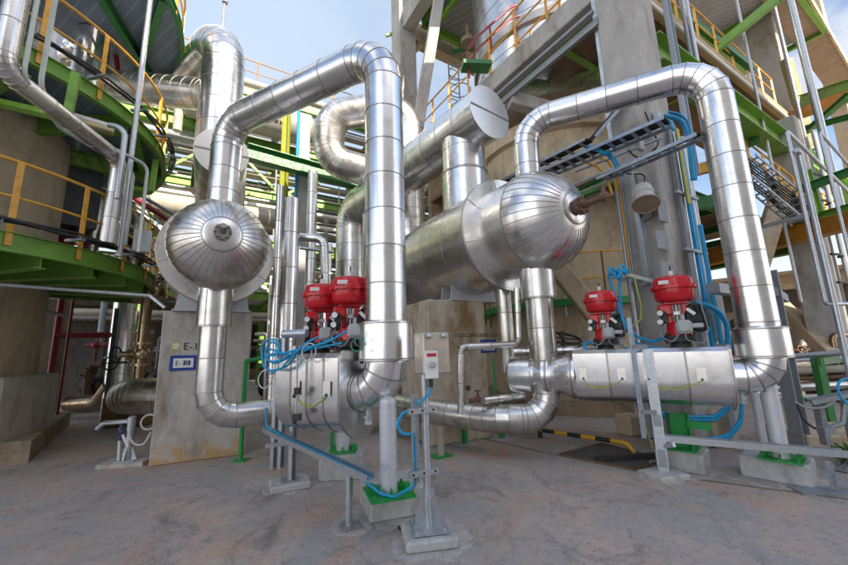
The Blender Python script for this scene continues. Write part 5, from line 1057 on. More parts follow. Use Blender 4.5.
b = MB(); q2 = q-V3((.52, .06, 0)); b.torus(q2, V3((1, .1, 0)), .17, .018, 24, 6); b.cyl(q2-ZU*.17, q2+ZU*.17, .012, 6); b.build('handwheel', [BLACK], t)
b = MB(); q = A(111, 363, 9.5); b.torus(q, V3((.2, -1, .2)), .17, .02, 24, 6); b.cyl(q-V3((.17, 0, 0)), q+V3((.17, 0, 0)), .014, 6); b.cyl(q, q+V3((0, .5, 0)), .03, 8); tag(b.build('gate_valve_wheel', [DARK]), 'dark valve wheel in the shade left of the left pipe valve', 'valve')
b = MB(); b.tube([A(70, 404, 11), A(100, 402, 10.6), A(112, 385, 10.4)], .22, 20, bend=.4, seam=.4); tag(b.build('low_pipe', [MATS['brown_cladding'], SEAMW], None, 14), 'low brown clad pipe on the ground behind the red posts', 'pipe')
# ================================================================== small things on the ground
# hose station left of the pier
q = G(127, 464); t = thing('hose_station', 'galvanised hose station post with a sloping shelf and grey hose, left of the E-1 pier', 'hose station', q)
b = MB(); z1 = H(132, 417, q); b.cyl(at(q, .05), at(q, z1), .045, 16); b.lathe([(.055, 0), (.055, .2), (.03, .22)], at(q, z1-.2), ZU, 16); b.build('post', [GALV], t)
b = MB(); b.box(at(q, .03), (.62, .40, .06), azv(80), azv(-10)); b.build('foot_slab', [CONC], t)
b = MB(); b.box(at(q, .065), (.26, .26, .012), azv(80), azv(-10))
for a in (80, 170, 260, 350): d = azv(a); b.prism([(.045, 0), (.125, 0), (.045, .20)], d, ZU, at(q, .07)-V3((-d.y, d.x, 0))*.004, V3((-d.y, d.x, 0))*.008)
b.build('base_plate', [GALV], t)
b = MB(); b.tube([at(q, H(130, 421, q)), A(104, 423, q.y+.05), A(97, 429, q.y+.05)], .035, 12, bend=.05); b.box((at(q, H(130, 421, q))+A(103, 424, q.y))/2, (.42, .12, .012), azv(80), azv(-10)); b.build('shelf', [GALV], t)
b = MB(); b.tube([at(q, z1-.15)+V3((-.13, -.05, 0)), at(q, z1-.62)+V3((-.10, -.05, 0))], .018, 10); b.build('nozzle_pipe', [WHITE], t)
b = MB(); p = A(121, 432, q.y-.05); b.ball(p, .05, 10); b.cyl(p-ZU*.12, p+ZU*.12, .03, 10); b.cyl(p, p+V3((.12, .02, -.22)), .02, 8, 1); b.build('tap', [mat('tap_blue', (.03, .05, .10), .5), WHITE], t)
b = MB(); b.tube([at(q, .42)+V3((.03, -.05, 0)), A(136, 451, q.y-.05), A(146, 442, q.y-.05), A(151, 432, q.y)], .016, 10, bend=.15); b.torus(A(149, 422, q.y-.05), V3((.2, -1, .1)), .11, .015, 26, 8); b.build('hose', [mat('pale_hose', (.50, .48, .46), .5, bump=0)], t, 60)
b = MB(); q = A(128, 430, 9.5); b.box(at(q, .35), (1.0, .5, .7), azv(80), azv(-10), bev=.03); tag(b.build('ochre_box', [mat('ochre_box_paint', (.22, .13, .04), .7, var=.25)]), 'dull ochre box standing in the shade behind the hose station', 'box')
# guard bar (black and yellow)
g0, g1 = G(520, 427, .13), G(627, 443, .13); g1e = G(635, 452, 0)
GB = .034
t = thing('guard_bar', 'low black and yellow striped guard bar on the ground', 'guard rail', at(g0, 0)); d = g1-g0; n = 8
for i in range(n):
    b = MB(); a, c = g0+d*(i/n), g0+d*((i+1)/n)
    if i == n-1: b.tube([a, c+d*.0, at(c+d*.05, .0)], GB, 16, bend=.12)
    else: b.tube([a, c], GB, 16)
    b.build('stripe', [mat('guard_yellow', (.58, .30, .01), .5, bump=.02) if i % 2 else BLACK], t, 40)
b = MB(); b.cyl(at(g0+d*.22, 0), g0+d*.22, .04, 10); b.build('foot', [BLACK], t)
# trench cover and joints
tc0, tc1, tc2, tc3 = G(560, 455), G(634, 470), G(668, 461), G(602, 444)
b = MB(); b.add([at(p, .004) for p in (tc0, tc1, tc2, tc3)], [(0, 1, 2, 3)]); o = b.build('trench_cover', [mat('trench_plate', (.085, .082, .08), .7, var=.3, scale=5, bump=.15)]); tag(o, 'dark rectangular trench cover let into the ground by the guard bar', 'cover')
b = MB()
for a, c in ((tc0, tc1), (tc1, tc2), (tc2, tc3), (tc3, tc0)): b.bar(at(a, .012), at(c, .012), .05, .02)
b.build('frame', [RUST], o)
b = MB(); b.bar(G(596, 459, .04), G(668, 454, .04), .07, .06); tag(b.build('dark_bar', [DARK]), 'dark straight bar lying on the trench cover', 'bar')
b = MB()
pts = [G(470, 436), G(560, 456), G(640, 472), G(745, 486), G(900, 506)]
for i in range(4): b.bar(at(pts[i], .003), at(pts[i+1], .003), .035, .006)
tag(b.build('slab_joint', [CONCD]), None, None, kind='structure')
b = MB(); b.box(G(400, 529, .012), (.015, .10, .02), azv(70), azv(-20)); tag(b.build('steel_stub', [DARK]), 'short dark steel stub lying on the ground in front of the foreground plinth', 'bar')
# right: channel post, slim strut, foot slab, tray
q = G(665, 478); t = thing('channel_post', 'slanted-looking grey channel post in front of the long valve jacket', 'post', at(q, .07))
b = MB(); zt = H(645, 349, q); b.chan(at(q, .07), at(q, zt), .115, .06, .007, V3((q.x, q.y, 0)).normalized())
qd = V3((-q.x, -q.y, 0)).normalized()
b.box(at(q, .66)+qd*.004, (.085, .008, .14), V3((-qd.y, qd.x, 0)), qd, mi=1)
b.box(at(q, .22)+qd*.004, (.085, .008, .2), V3((-qd.y, qd.x, 0)), qd, mi=1); b.build('post', [GALV, GALVD], t)
q2 = at(A(643, 428, 4.85), 0); b = MB(); b.chan(at(q2, .45), at(q2, H(630, 318, q2)), .055, .05, .005, V3((-q2.x, -q2.y, 0)).normalized()); b.build('slim_strut', [STEELB], t)
for z_ in (.76, 1.56): b = MB(); b.bar(at(q2, z_), at(q, z_), .04, .05); b.build('link_bar', [GALVD], t)
b = MB(); b.box(at(q, .035), (.42, .34, .07), azv(75), azv(-15), bev=.012); tag(b.build('foot_slab', [CONCL]), 'small concrete foot slab under the grey channel post', 'slab')
t0, t1 = G(664, 441, .40), G(846, 457, .33)
t = thing('cable_channel', 'long level galvanised cable channel crossing in front of the right plinths', 'cable tray', at(t0, 0))
b = MB(); b.chan(t0, t1, .11, .075, .006); b.build('channel', [GALV], t)
q = G(835, 492); b = MB(); b.chan(q, at(q, H(829, 461, q)), .06, .045, .006, V3((-q.x, -q.y, 0)).normalized()); b.build('post', [GALVD], t)
b = MB(); b.box(at(G(850, 493), .012), (1.0, .22, .024), azv(100), azv(10)); b.build('base_plate', [GALVD], t)
b = MB(); b.bar(G(664, 446, .36), G(672, 450, .40)*.5+G(676, 440, .40)*.5, .05, .05); b.build('bracket', [GALV], t)
# tall grey post and pipe rail right
q = G(803, 450); t = thing('grey_post', 'tall grey steel post right of the far right elbow', 'post', q); b = MB(); b.ibeam(q, at(q, H(771, 270, q)), .17, .17, .014, V3((-1, -.3, 0))); b.build('post', [GALVD], t)
b = MB(); z_ = H(772, 292, q); b.bar(at(q, z_)-VD*1.5+UD*.2, at(q, z_)+VD*.0+UD*.2, .16, .14); b.bar(at(q, z_)+UD*.0, at(q, z_)+VD*1.6+UD*.3, .16, .14); b.build('cross_arm', [GALVD], t)
b = MB(); b.tube([A(770, 358, 7.0), A(900, 348, 6.5)], .05, 14); tag(b.build('level_pipe', [GALVD]), 'grey level pipe running off the right edge behind the grey post', 'pipe')
b = MB(); b.tube([A(775, 362, 7.3), A(900, 354, 7.0)], .035, 14); tag(b.build('level_pipe', [SILVER]), 'paler thin level pipe just under the grey one at the right edge', 'pipe')
q = A(832, 430, 6.6); t = thing('green_gate_frame', 'dark green steel gate frame at the right edge', 'frame', at(q, 0)); b = MB(); z1 = H(820, 358, q); b.bar(at(q, 0), at(q, z1), .12, .12, V3((0, -1, 0))); b.build('post', [GREEND], t); b = MB(); b.bar(at(q, z1-.06)-VD*.06, at(q, z1-.06)+VD*1.5, .12, .12); b.build('top_bar', [GREEND], t)
# bench tray with legs, concrete kerb box, hose
k0 = G(810, 452); kx = azv(100); ky = azv(10)
b = MB(); b.box(k0+kx*1.2+ky*.55+ZU*.11, (2.4, 1.1, .22), kx, ky, bev=.02); tag(b.build('concrete_kerb', [CONCW]), 'low tan concrete kerb block at the right edge', 'kerb')
t = thing('pipe_bench', 'grey tray bench with a clamp and pipe on the tan kerb block', 'bench', k0+kx*.3+ky*.3)
a0 = A(812, 404, 5.2); a1 = A(870, 392, 4.9); b = MB(); b.chan(a0, a1, .20, .06, .006, ZU); b.build('tray', [GALVD], t)
for (x, y) in ((818, 405), (845, 400)): p = A(x, y, 5.2); b = MB(); b.bar(at(p, .22), at(p, p.z), .09, .07); b.build('leg', [GALVD], t)
b = MB(); b.tube([A(824, 430, 5.0), A(843, 423, 5.0), A(845, 404, 5.0)], .03, 12, bend=.05); b.box(A(826, 430, 5.0), (.14, .10, .09)); b.build('pipe', [GALVD], t)
cable([A(795, 402, 5.3), A(806, 408, 5.2), A(822, 408, 5.1), A(836, 402, 5.0)], .016, 'grey cable looping over the left end of the tray bench', mat('grey_cable', (.36, .36, .37), .5, bump=0), 'grey_cable')
cable([A(797, 404, 5.25), A(803, 420, 5.2), A(814, 428, 5.15), A(824, 431, 5.1)], .014, 'black cable drooping from the grey post to the bench pipe', BLACK, 'black_cable')
b = MB(); b.torus(A(850, 392, 4.8), V3((.1, -1, .1)), .16, .014, 30, 8); tag(b.build('blue_hose', [BLUEC]), 'blue hose loop at the right edge above the tray bench', 'hose')
b = MB(); b.tube([A(798, 396, 5.25), A(812, 401, 5.2), A(830, 398, 5.1)], .009, 8, bend=.05); tag(b.build('green_wire', [GRNC]), 'thin teal wire on the tray bench at the right', 'wire')
# gravel bed and weed at the right edge
b = MB(); rg = random.Random(2)
b.add([at(p, .006) for p in (G(826, 470), G(900, 482), G(960, 462), G(850, 458))], [(0, 1, 2, 3)])
for i in range(900):
    u, v_ = rg.random(), rg.random(); p = (G(826, 470)*(1-u)+G(900, 482)*u)*(1-v_)+(G(850, 458)*(1-u)+G(960, 462)*u)*v_; r_ = .012+.018*rg.random(); p = at(p, r_*.7)
    b.add([p+V3((r_, 0, 0)), p+V3((0, r_, 0)), p-V3((r_, 0, 0)), p-V3((0, r_, 0)), p+ZU*r_*.8, p-ZU*r_], [(0, 1, 4), (1, 2, 4), (2, 3, 4), (3, 0, 4), (1, 0, 5), (2, 1, 5), (3, 2, 5), (0, 3, 5)])
tag(b.build('gravel', [mat('gravel_stones', (.22, .21, .20), .9, var=.4, scale=30, bump=0)], None, 20), 'grey gravel bed beside the right plinth', 'gravel', kind='stuff')
b = MB()
for i in range(90):
    p = G(838+22*rg.random(), 466-9*rg.random(), .02); a = rg.random()*6.28; l = .05+.06*rg.random(); d = V3((math.cos(a), math.sin(a), .5+rg.random())); s_ = V3((-d.y, d.x, 0)).normalized()*l*.3; q = p+ZU*(.02+.10*rg.random())
    b.add([q, q+d*l*.5+s_, q+d*l, q+d*l*.5-s_], [(0, 1, 2, 3)])
tag(b.build('weed', [mat('weed_leaf', (.05, .14, .015), .6, var=.3, bump=0)]), 'small green weed growing by the gravel at the right edge', 'weed')
# blue hoses under the long jacket and at the valves
def A_(l, Y): return [A(x, y, Y if not isinstance(Y, (list, tuple)) else Y[i]) for i, (x, y) in enumerate(l)]
for i, dz in enumerate((0, 3.0)):
    cable(A_([(655, 412+dz), (690, 417+dz), (715, 417+dz), (728, 406+dz), (735, 396)], 5.6), .028, ('upper' if i == 0 else 'lower')+' strand of the thick blue hose pair sagging below the long valve jacket', bend=.2)
for i, dz in enumerate((0, 3.0)):
    cable(A_([(655, 434+dz), (700, 440+dz), (728, 436+dz), (741, 420+dz), (742, 398)], 5.5), .026, ('upper' if i == 0 else 'lower')+' strand of the blue hose pair looping low in front of the grey box', bend=.25)
b = MB(); p = A(735, 418, 5.9); b.box(p, (.22, .10, .34), VD, UD, bev=.012); b.cyl(at(p, .02)+UD*.1, at(p, p.z)+UD*.1, .03, 8); t = tag(b.build('field_box', [GREYB]), 'small grey field box on a stub under the elbow end of the long jacket', 'box')
for (x, y, w_, h_, Y, lab) in ((712, 424, .42, .55, 6.2, 'rough broken tan concrete block below the long jacket'), (628, 408, .4, .36, 7.0, 'tan concrete block just left of the slim strut, below the jacket'), (722, 430, .25, .5, 6.4, 'narrow tan concrete stub beside the rough broken block')):
    q = A(x, y, Y); b = MB(); b.box(at(q, h_/2), (w_, .35, h_), azv(70), azv(-20), bev=.04); tag(b.build('concrete_block', [CONCW]), lab, 'block')
for i, (y, lab) in enumerate(((398, 'upper grey pipe behind the green beam stub'), (436, 'lower grey pipe behind the green beam stub'))):
    b = MB(); b.tube([A(645, y, 6.3), A(722, y+4, 6.1)], .03, 12); tag(b.build('low_pipe', [GALVD]), lab, 'pipe')
cable(A_([(632, 385), (641, 420), (645, 440), (655, 438)], 5.6), .014, 'dark blue cable dropping out of the slim strut to the ground cable', BLUEP)
cable(A_([(645, 425), (650, 440), (655, 452), (660, 462)], 5.3), .008, 'green and yellow wire along the foot of the grey channel post', YGC, 'earth_wire')
# two blue cables hanging from the tray end to the valves
Yc2 = 5.55
b = MB(); tr0, tr1 = A(612, 274, 5.9), A(664, 287, 5.9)
ladder_tray(tr0, tr1, .30, 'short galvanised tray end with blue cable loops, left of the loudspeaker pillar', GALV, 5, 0)
cable(A_([(618, 273), (610, 271), (609, 279), (613, 290), (618, 305), (617, 322), (610, 338), (604, 352), (596, 357), (585, 350), (584, 342), (592, 342)], [5.7]*4+[5.4]*8), .022, 'blue cable hanging from the left of the tray end, curling below the left red valve', bend=.06)
cable(A_([(630, 271), (622, 270), (620, 280), (620, 300), (622, 318), (628, 330), (640, 338), (652, 342), (668, 336)], [5.7]*4+[5.2]*5), .022, 'blue cable hanging right from the tray end and running across to the right red valve', bend=.06)
cable(A_([(632, 340), (645, 346), (660, 348), (680, 352)], 4.9), .012, 'thin blue cable lying along the top of the long valve jacket', bend=.1)
cable(A_([(608, 300), (615, 330), (620, 345), (630, 350)], 5.3), .012, 'thin blue cable trailing between the two hanging ones', bend=.1)
cable(A_([(634, 275), (637, 290), (641, 305), (641, 320), (632, 326)], 5.6), .009, 'lime green wire looping down beside the two hanging blue cables', YGC, 'earth_wire', .08)
b = MB(); b.torus(A(639, 270, 5.8), V3((0, -1, .1)), .07, .007, 24, 6); tag(b.build('wire_loop', [GALVD]), 'small grey wire loop standing on the tray end', 'wire')
for i, (dx, dy) in enumerate(((0, 0), (1.5, 4.5))):
    cable(A_([(700+dx, 225), (708+dx, 270), (712+dx, 296), (718+dx, 318), (722+dx, 346)], 5.9) if i == 0 else A_([(695, 303), (708, 305), (720, 312), (727, 325), (729, 352)], 5.3), .034, 'thick blue cable dropping from the pillar risers to behind the long jacket' if i == 0 else 'thick blue cable arching out of the right red valve and down behind the sleeve', bend=.2)
b = MB(); p = A(716, 318, 6.2); b.box(p, (.30, .18, .75), VD, UD, bev=.015); tag(b.build('grey_cabinet', [mat('cabinet_grey', (.36, .36, .35), .5, var=.06, bump=.02)]), 'narrow grey cabinet behind the thick blue cables left of the far right sleeve', 'cabinet')
b = MB(); p = A(640, 320, 6.1)
for i in range(5): 
    b = MB(); q = at(p, 0)+VD*(-.16+.08*i)+UD*(.03*i); b.cyl(at(q, 0), at(q, 2.75), .022, 10); tag(b.build('conduit', [(STEELB, BRASS, GALV, RUST, GALVD)[i]]), 'thin conduit in the bunch between the two red valves of the long jacket', 'conduit', 'conduits between the two right red valves')
for k, (x, y) in enumerate(((612, 271), (623, 269), (617, 274))):
    b = MB(); b.torus(A(x, y, 5.6), V3((.5-.4*k, -1, .3)), .055, .02, 18, 8); b.torus(A(x+3, y+2, 5.62), V3((.2+.3*k, -1, -.3)), .05, .018, 18, 8); tag(b.build('cable_loop', [BLUEC]), ('left', 'right', 'middle')[k]+' tight blue cable loop tied at the galvanised tray end', 'cable')
# pale grout spilled round the feet
rgp = random.Random(9)
GZ = [0]
def grout(c, r, label=None):
    GZ[0] += 1; n = 72; pts = []
    for i in range(n): a = 2*math.pi*i/n; q = r*(1+.40*mnoise.noise(V3((math.cos(a)*1.6+c.x*3, math.sin(a)*1.6, c.y)))+.06*rgp.random()); pts.append((q*math.cos(a), q*math.sin(a)))
    b = MB(); b.prism(pts, V3((1, 0, 0)), V3((0, 1, 0)), at(c, -.003), ZU*(.0045+.0012*GZ[0])); tag(b.build('grout_patch', [mat('pale_grout', (.44, .405, .38), .9, var=.22, scale=14, bump=.3, bscale=50, col2=(.33, .29, .27), c2amt=.5, c2scale=3)]), None, None, kind='structure')
grout(at(p1c, 0)+V3((.0, -.03, 0)), .42); grout(at(jb, 0), .36); grout(at(p2c, 0), .40); grout(G(283, 484), .33); grout(at(p4c, 0)-V3((.05, .05, 0)), .42); grout(at(p3c, 0)-V3((.05, .05, 0)), .36); grout(G(351, 527), .19); grout(G(662, 476), .27)
# unseen building block added behind the viewer so that the yard lies in shade
sh = V3((sdir.x, sdir.y, 0)).normalized(); sl = V3((sh.y, -sh.x, 0))      # towards the sun, and left of it as one faces it
def shade_block(l0, l1, dist, hgt, label):
    t = thing('frame_or_shade_block', label, 'building', sh*dist); c = sh*(dist+5)-sl*((l0+l1)/2); L = l1-l0
    b = MB(); b.box(at(c, hgt/2), (L, 10, hgt), sl, sh); b.build('wall', [mat('pale_wall', (.74, .72, .69), .8, var=.1, scale=1)], t)
    n = int(L/6)
    for i in range(n+1): b = MB(); b.box(at(c-sh*5.3+sl*(-L/2+L*i/n), hgt/2), (1, .6, hgt), sl, sh); b.build('wall_column', [CONCW], t)
    for k in range(1, int(hgt/6)): b = MB(); b.box(at(c-sh*5.2, 6*k), (L, .45, .8), sl, sh); b.build('floor_band', [CONP], t)
    return t
shade_block(-26, 14.5, 27, 31, 'unseen tall block added behind the viewer to shade the yard')
# ================================================================== more of the plant behind
# filler tiers of the pipe rack: thin lines hung between the main tiers, stub columns and cross pipes
r8 = random.Random(21)
for z in (3.1, 5.4, 7.7, 8.3, 10.2, 10.8, 12.9):
    for u in (-.15, .9, 2.2, 3.4):
        if r8.random() < .9:
            r_ = r8.choice((.05, .07, .10, .14, .18)); v0, v1 = -9+2*r8.random(), 16-6*r8.random()*(r8.random() < .5)
            zz = z+.25*r8.random()
            b = MB(); pts = [rk(v0, u, zz), rk(v1, u, zz)]
            if r8.random() < .5: pts.append(rk(v1, u, zz-r8.choice((1.2, 2.4, 3.0))))
            b.tube(pts, r_, 12, bend=r_*2); tag(b.build('rack_pipe', [r8.choice(pm+[GALVD, MATS['brown_cladding']])]), 'pale pipe lying on the pipe rack behind the vessels', 'pipe', 'pale pipes on the pipe rack')
for i in range(26):
    v = -8+23*r8.random(); u = r8.choice((-.3, -.1, 1.5, 4.5)); z0 = r8.choice((0, 2, 4.2, 6.6)); z1 = z0+r8.choice((3, 5, 7)); r_ = r8.choice((.05, .07, .1, .13))
    b = MB(); b.cyl(rk(v, u, z0), rk(v, u, min(14, z1)), r_, 12); tag(b.build('rack_riser', [r8.choice((CREAM, GALVD, SILVER, CLADW))]), 'upright pipe in front of the pipe rack behind the vessels', 'pipe', 'upright pipes of the pipe rack')
for i in range(12):
    v = -7+20*r8.random(); z = r8.choice((5.4, 7.8, 10.2))
    b = MB(); b.ibeam(rk(v, -.2, z), rk(v, 5.2, z), .18, .24, .014); tag(b.build('rack_tie', [r8.choice((GREEN, CREAM))]), 'short cross tie between the tiers of the pipe rack', 'beam', 'short cross ties of the pipe rack')
for z_, u in ((9.2, -.4), (6.8, -.4), (11.8, -.4)):
    railing([rk(-6, u, z_), rk(14, u, z_)], 0, {9.2: 'cream middle railing of the pipe rack behind the vessels', 6.8: 'cream lower railing of the pipe rack behind the vessels', 11.8: 'rusty railing under the grey drum of the pipe rack'}[z_], n=14, h=1.1, m=CREAM if z_ != 11.8 else MATS['rusty_rail'], r=.024)
# open concrete process frame at the far right behind everything
t = thing('frame_or_shade_block', 'open concrete process frame with dark bays far behind the right pillars', 'building', uv(9, 11))
for v in (4, 8, 12, 16, 20):
    b = MB(); b.box(uv(9.5, v, 7), (.6, .6, 14), VD, UD); b.build('frame_column', [CONCW], t)
for z in (3.2, 6.4, 9.6, 12.8):
    b = MB(); b.bar(uv(9.5, 3.7, z), uv(9.5, 21, z), .5, .55); b.build('frame_beam', [CONCW if z != 6.4 else OCHRE], t)
    b = MB(); b.box(uv(11.5, 12.3, z+.2), (17, 3.6, .12), VD, UD); b.build('floor_slab', [MATS['brown_soffit']], t)
b = MB(); b.box(uv(13.4, 12.3, 6.8), (17, .3, 13.6), VD, UD); b.build('rear_wall', [TANW], t)
for i in range(40):
    v = 4+14*r8.random(); z = r8.choice((3.2, 6.4, 9.6)); r_ = r8.choice((.05, .08, .14, .25)); b = MB(); u = 10+2.5*r8.random()
    if r8.random() < .5: b.cyl(uv(u, v, z), uv(u, v, z+3), r_, 12)
    else: b.cyl(uv(u, v, z+.5+2*r8.random()), uv(u, v+3+3*r8.random(), z+.5+2*r8.random()), r_, 12)
    b.build('frame_pipe', [r8.choice((CREAM, GALVD, CLADW, OCHRE, RUST, WHITE))], t, 40)
for z in (3.5, 6.7, 9.9):
    for h in (.55, 1.05): b = MB(); b.tube([uv(9.15, 3.8, z+h), uv(9.15, 20, z+h)], .03, 6); b.build('frame_rail', [YEL], t)
# conduits, braces and small lines on the upper right
def vline(px, py, Y, z0, z1, r, m, label, grp=None, name='conduit'):
    p = at(A(px, py, Y), 0); b = MB(); b.cyl(at(p, z0), at(p, z1), r, 10); tag(b.build(name, [m]), label, 'conduit', grp)
for i, (px, py, Y, m_) in enumerate(((688, 40, 7.4, GALVD), (693, 40, 7.5, GALV), (745, 40, 9.2, GALV), (782, 40, 10.0, GALVD), (806, 60, 11.5, STEELB))):
    vline(px, py, Y, 2.5 if i > 1 else 5, 16, (.04, .05, .035, .05, .045)[i], m_, 'thin upright conduit among the upper right steelwork', 'thin conduits of the upper right steelwork')
for i, (a, c, Y0, Y1, w_, m_, lab) in enumerate((
    ((700, 62), (776, 0), 9.5, 8.5, .16, GREEN, 'green diagonal joist under the upper grating right of the loudspeaker pillar'),
    ((690, 20), (752, 68), 8.8, 10, .14, GREEND, 'dark green diagonal under the upper grating beside the walkway rail'),
    ((786, 60), (812, 150), 12.5, 12.5, .22, mat('olive_paint', (.20, .19, .06), .6, var=.2), 'olive post behind the leaning downpipe at the upper right'),
    ((776, 122), (850, 96), 13, 10, .25, OCHRE, 'ochre beam under the upper walkway at the right edge'),
    ((690, 172), (735, 160), 7.6, 7.4, .16, YEL, 'yellow pipe crossing behind the blue risers'),
    ((694, 205), (742, 196), 8.4, 8.0, .2, GREEND, 'dark green beam crossing behind the blue risers'),
    ((742, 232), (812, 214), 9.2, 8.0, .06, GALVD, 'thin grey line above the ochre crane beam'))):
    b = MB(); b.bar(A(*a, Y0), A(*c, Y1), w_, w_*1.4); tag(b.build('steel_member', [m_]), lab, 'beam')
railing([uv(-.4, .9, 15.25), uv(-.4, 15, 15.25)], 0, 'yellow handrail on the upper grating floor at the top right', n=10)
railing([uv(4.8, .6, ZF+.05), uv(.8, .6, ZF+.05)], 0, 'yellow handrail on the blue-grey grating floor', n=5)
# more ironwork round the distant pillar and the silver tower
for i, (a, c, Y0, Y1, w_, m_, lab) in enumerate((
    ((410, 2), (466, 30), 14, 15, .16, GREEN, 'green joist crossing the pale open floor beside the distant pillar'),
    ((432, 44), (486, 0), 14.5, 13, .16, GREEN, 'green diagonal below the pale open floor beside the distant pillar'),
    ((452, 52), (486, 46), 14.5, 14.5, .12, GREEND, 'short green strut below the brownish high beam'),
    ((406, 58), (424, 42), 14.2, 14.6, .22, CONCW, 'small tan brace right of the distant pillar'),
    ((386, 36), (404, 30), 14.2, 14.4, .10, GREEN, 'small yellow-green bracket left of the distant pillar'))):
    b = MB(); b.bar(A(*a, Y0), A(*c, Y1), w_, w_); tag(b.build('steel_member', [m_]), lab, 'beam')
t = thing('caged_ladder', 'grey caged ladder against the sky left of the silver tower', 'ladder', A(452, 100, 13.5))
p = A(455, 100, 13.5)
for s_ in (-.25, .25): b = MB(); b.cyl(p+VD*s_-ZU*1.5, p+VD*s_+ZU*1.6, .03, 8); b.build('stile', [GALVD], t)
for k in range(9): b = MB(); b.cyl(p-VD*.25+ZU*(-1.4+.35*k), p+VD*.25+ZU*(-1.4+.35*k), .018, 6); b.build('rung', [GALVD], t)
for k in range(3): b = MB(); b.torus(p+ZU*(-.6+.8*k)-UD*.35, ZU, .42, .02, 20, 6); b.build('cage_hoop', [GALVD], t)
lmp = thing('pendant_lamp', 'round lamp hanging under the pale open floor beside the silver tower', 'lamp', A(468, 42, 13)); q = A(468, 42, 13)
b = MB(); b.lathe([(.30, -.1), (.28, .1), (.15, .25), (.06, .3), (.05, .8)], q, ZU, 20); b.build('lamp_shade', [mat('lamp_tan', (.30, .24, .17), .6)], lmp)
# things on the platforms of the left tower
for i, (px, py, Y, z0, z1, r_, m_, lab) in enumerate((
    (30, 200, 8.2, z1_, 6.0, .10, GALVD, 'grey upright pipe on the lowest round platform beside the tan tower'),
    (96, 210, 9.3, z1_, 6.1, .16, CLADW, 'clad upright pipe behind the red ladder on the lowest round platform'),
    (136, 215, 10.5, 0, 6.0, .28, CLAD, 'shiny upright pipe behind the right end of the lowest round platform'),
    (60, 60, 9.0, z2_, 9.4, .12, REDD, 'dark red upright pipe on the middle round platform'),
    (118, 90, 10.5, z2_, 9.4, .18, CREAM, 'cream upright pipe behind the right end of the middle round platform'))):
    p = at(A(px, py, Y), 0); b = MB(); b.tube([at(p, z0), at(p, z1)], r_, 18, seam=.6); tag(b.build('upright_pipe', [m_, SEAM], None, 25), lab, 'pipe')
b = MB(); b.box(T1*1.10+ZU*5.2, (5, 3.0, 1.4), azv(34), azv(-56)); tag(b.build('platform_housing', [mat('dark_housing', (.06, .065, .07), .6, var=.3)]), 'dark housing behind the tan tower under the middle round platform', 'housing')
for k in range(4):
    b = MB(); q0, q1 = A(60+8*k, 150+6*k, 8.6+.3*k), A(175, 215+9*k, 10.5); b.tube([q0, q1], .05+.02*(k % 2), 10); tag(b.build('service_line', [(GALVD, REDD, CREAM, GALV)[k]]), ('grey', 'red', 'cream', 'bright')[k]+' service line sloping behind the lowest platform handrail', 'pipe')

# near edge girder of the rack and loose ends on the upper right
b = MB(); b.ibeam(rk(-7, -.5, 13.85), rk(15, -.5, 13.85), .26, .55, .025); tag(b.build('green_girder', [GREEN]), 'bright green edge girder under the rusty walkway along the top of the pipe rack', 'girder')
b = MB(); b.tube([rk(-7, -.75, 13.0), rk(15, -.75, 13.0)], .05, 8); b.tube([rk(-7, -.75, 13.2), rk(15, -.75, 13.2)], .03, 8); tag(b.build('rack_line', [GALVD]), 'thin grey line pair hung below the bright green edge girder of the pipe rack', 'pipe')
cable(A_([(588, 163), (598, 167), (606, 176), (613, 196)], 6.0), .022, 'ochre conduit bending down from the lowest tray beside the oblique vessel head', YEL, 'conduit', .2)
cable(A_([(592, 158), (604, 158), (612, 166), (617, 190)], 6.1), .022, 'second ochre conduit bending down just right of the first', YEL, 'conduit', .2)
cable(A_([(588, 147), (598, 150), (604, 154), (610, 152)], 5.6), .035, 'bundle of blue cable lying across the middle tray', bend=.1)
cable(A_([(606, 152), (614, 160), (618, 168), (622, 176)], 5.7), .04, 'bundle of blue cable dropping off the middle tray by the pillar', bend=.1)
cable(A_([(664, 116), (676, 118), (684, 124), (689, 140), (693, 180)], 5.5), .035, 'blue cable arching from the middle tray down to the blue risers', bend=.2)
cable(A_([(668, 112), (680, 114), (688, 122), (692, 140), (696, 180)], 5.5), .02, 'thinner blue cable arching above its thicker neighbour to the blue risers', bend=.2)
for i, l in enumerate(([(640, 128), (652, 132), (659, 142), (654, 152), (640, 158)], [(628, 150), (636, 158), (648, 156), (655, 148)], [(645, 112), (650, 124), (646, 134)])):
    cable(A_(l, 5.75), .013, ('long', 'middle', 'short')[i]+' black cable looping on the pillar face above the horn loudspeaker', BLACK, 'black_cable', .12)
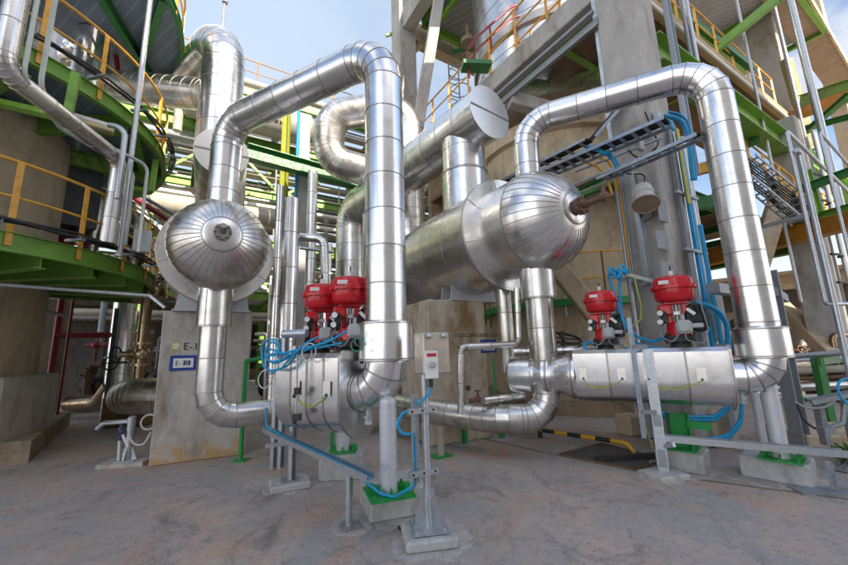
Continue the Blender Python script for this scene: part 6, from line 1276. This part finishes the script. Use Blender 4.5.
for i, (x, y, w_) in enumerate(((637, 146, .16), (646, 134, .12), (655, 118, .14))):
    q = W(x, y, PAc-UD*.37, VA); b = MB(); b.box(q-UD*.04, (w_, .08, w_*1.2), VD, UD, bev=.01); tag(b.build('conduit_box', [GREYB]), ('lowest', 'middle', 'highest')[i]+' small grey conduit box on the pillar face above the horn loudspeaker', 'box')
for i, (a, c) in enumerate((((560, 190), (640, 158)), ((566, 198), (652, 165)), ((575, 172), (662, 138)))):
    b = MB(); b.tube([G(*a, 4.5+.15*i), G(*c, 4.5+.15*i)], .022, 8); tag(b.build('service_line', [(GALV, CREAM, STEELB)[i]]), ('bright', 'cream', 'bluish')[i]+' thin line among the cable trays beside the oblique vessel head', 'pipe')
# grit on the ground
b = MB(); rq = random.Random(4)
for i in range(700):
    p = G(rq.uniform(-20, 870), 440+130*rq.random()**.7); s_ = .003+.007*rq.random()**3
    p = at(p, s_*.5); b.add([p+V3((s_, 0, 0)), p+V3((0, s_*.8, 0)), p-V3((s_, 0, 0)), p-V3((0, s_*.9, 0)), p+ZU*s_*.7], [(0, 1, 4), (1, 2, 4), (2, 3, 4), (3, 0, 4), (3, 2, 1, 0)])
tag(b.build('grit', [mat('grit_stones', (.22, .19, .17), .95, var=.5, scale=9, bump=0)], None, 20), 'fine grit scattered over the stained concrete ground', 'grit', kind='stuff')

unit(800, 846, 336, 11.5, 'pump skid between the green gate frame and the far right pillar', seedv=13)
unit(850, 905, 330, 9.5, 'pump skid at the right edge behind the tan kerb block', seedv=14)
shed(A(700, 380, 15.5), A(980, 380, 11.5), 2, 3.4, 'dark low pipe shed behind the far right pillar', MATS['dark_backing_wall'], 6)
for k, (y, r_, m_) in enumerate(((372, .10, CREAM), (380, .06, RUST), (388, .12, CLADW), (398, .05, WHITE))):
    b = MB(); b.tube([A(770, y, 10.5), A(900, y-6, 9.0)], r_, 14); tag(b.build('ground_pipe', [m_]), ('cream', 'rusty', 'clad', 'white')[k]+' level pipe near the ground behind the green gate frame', 'pipe')
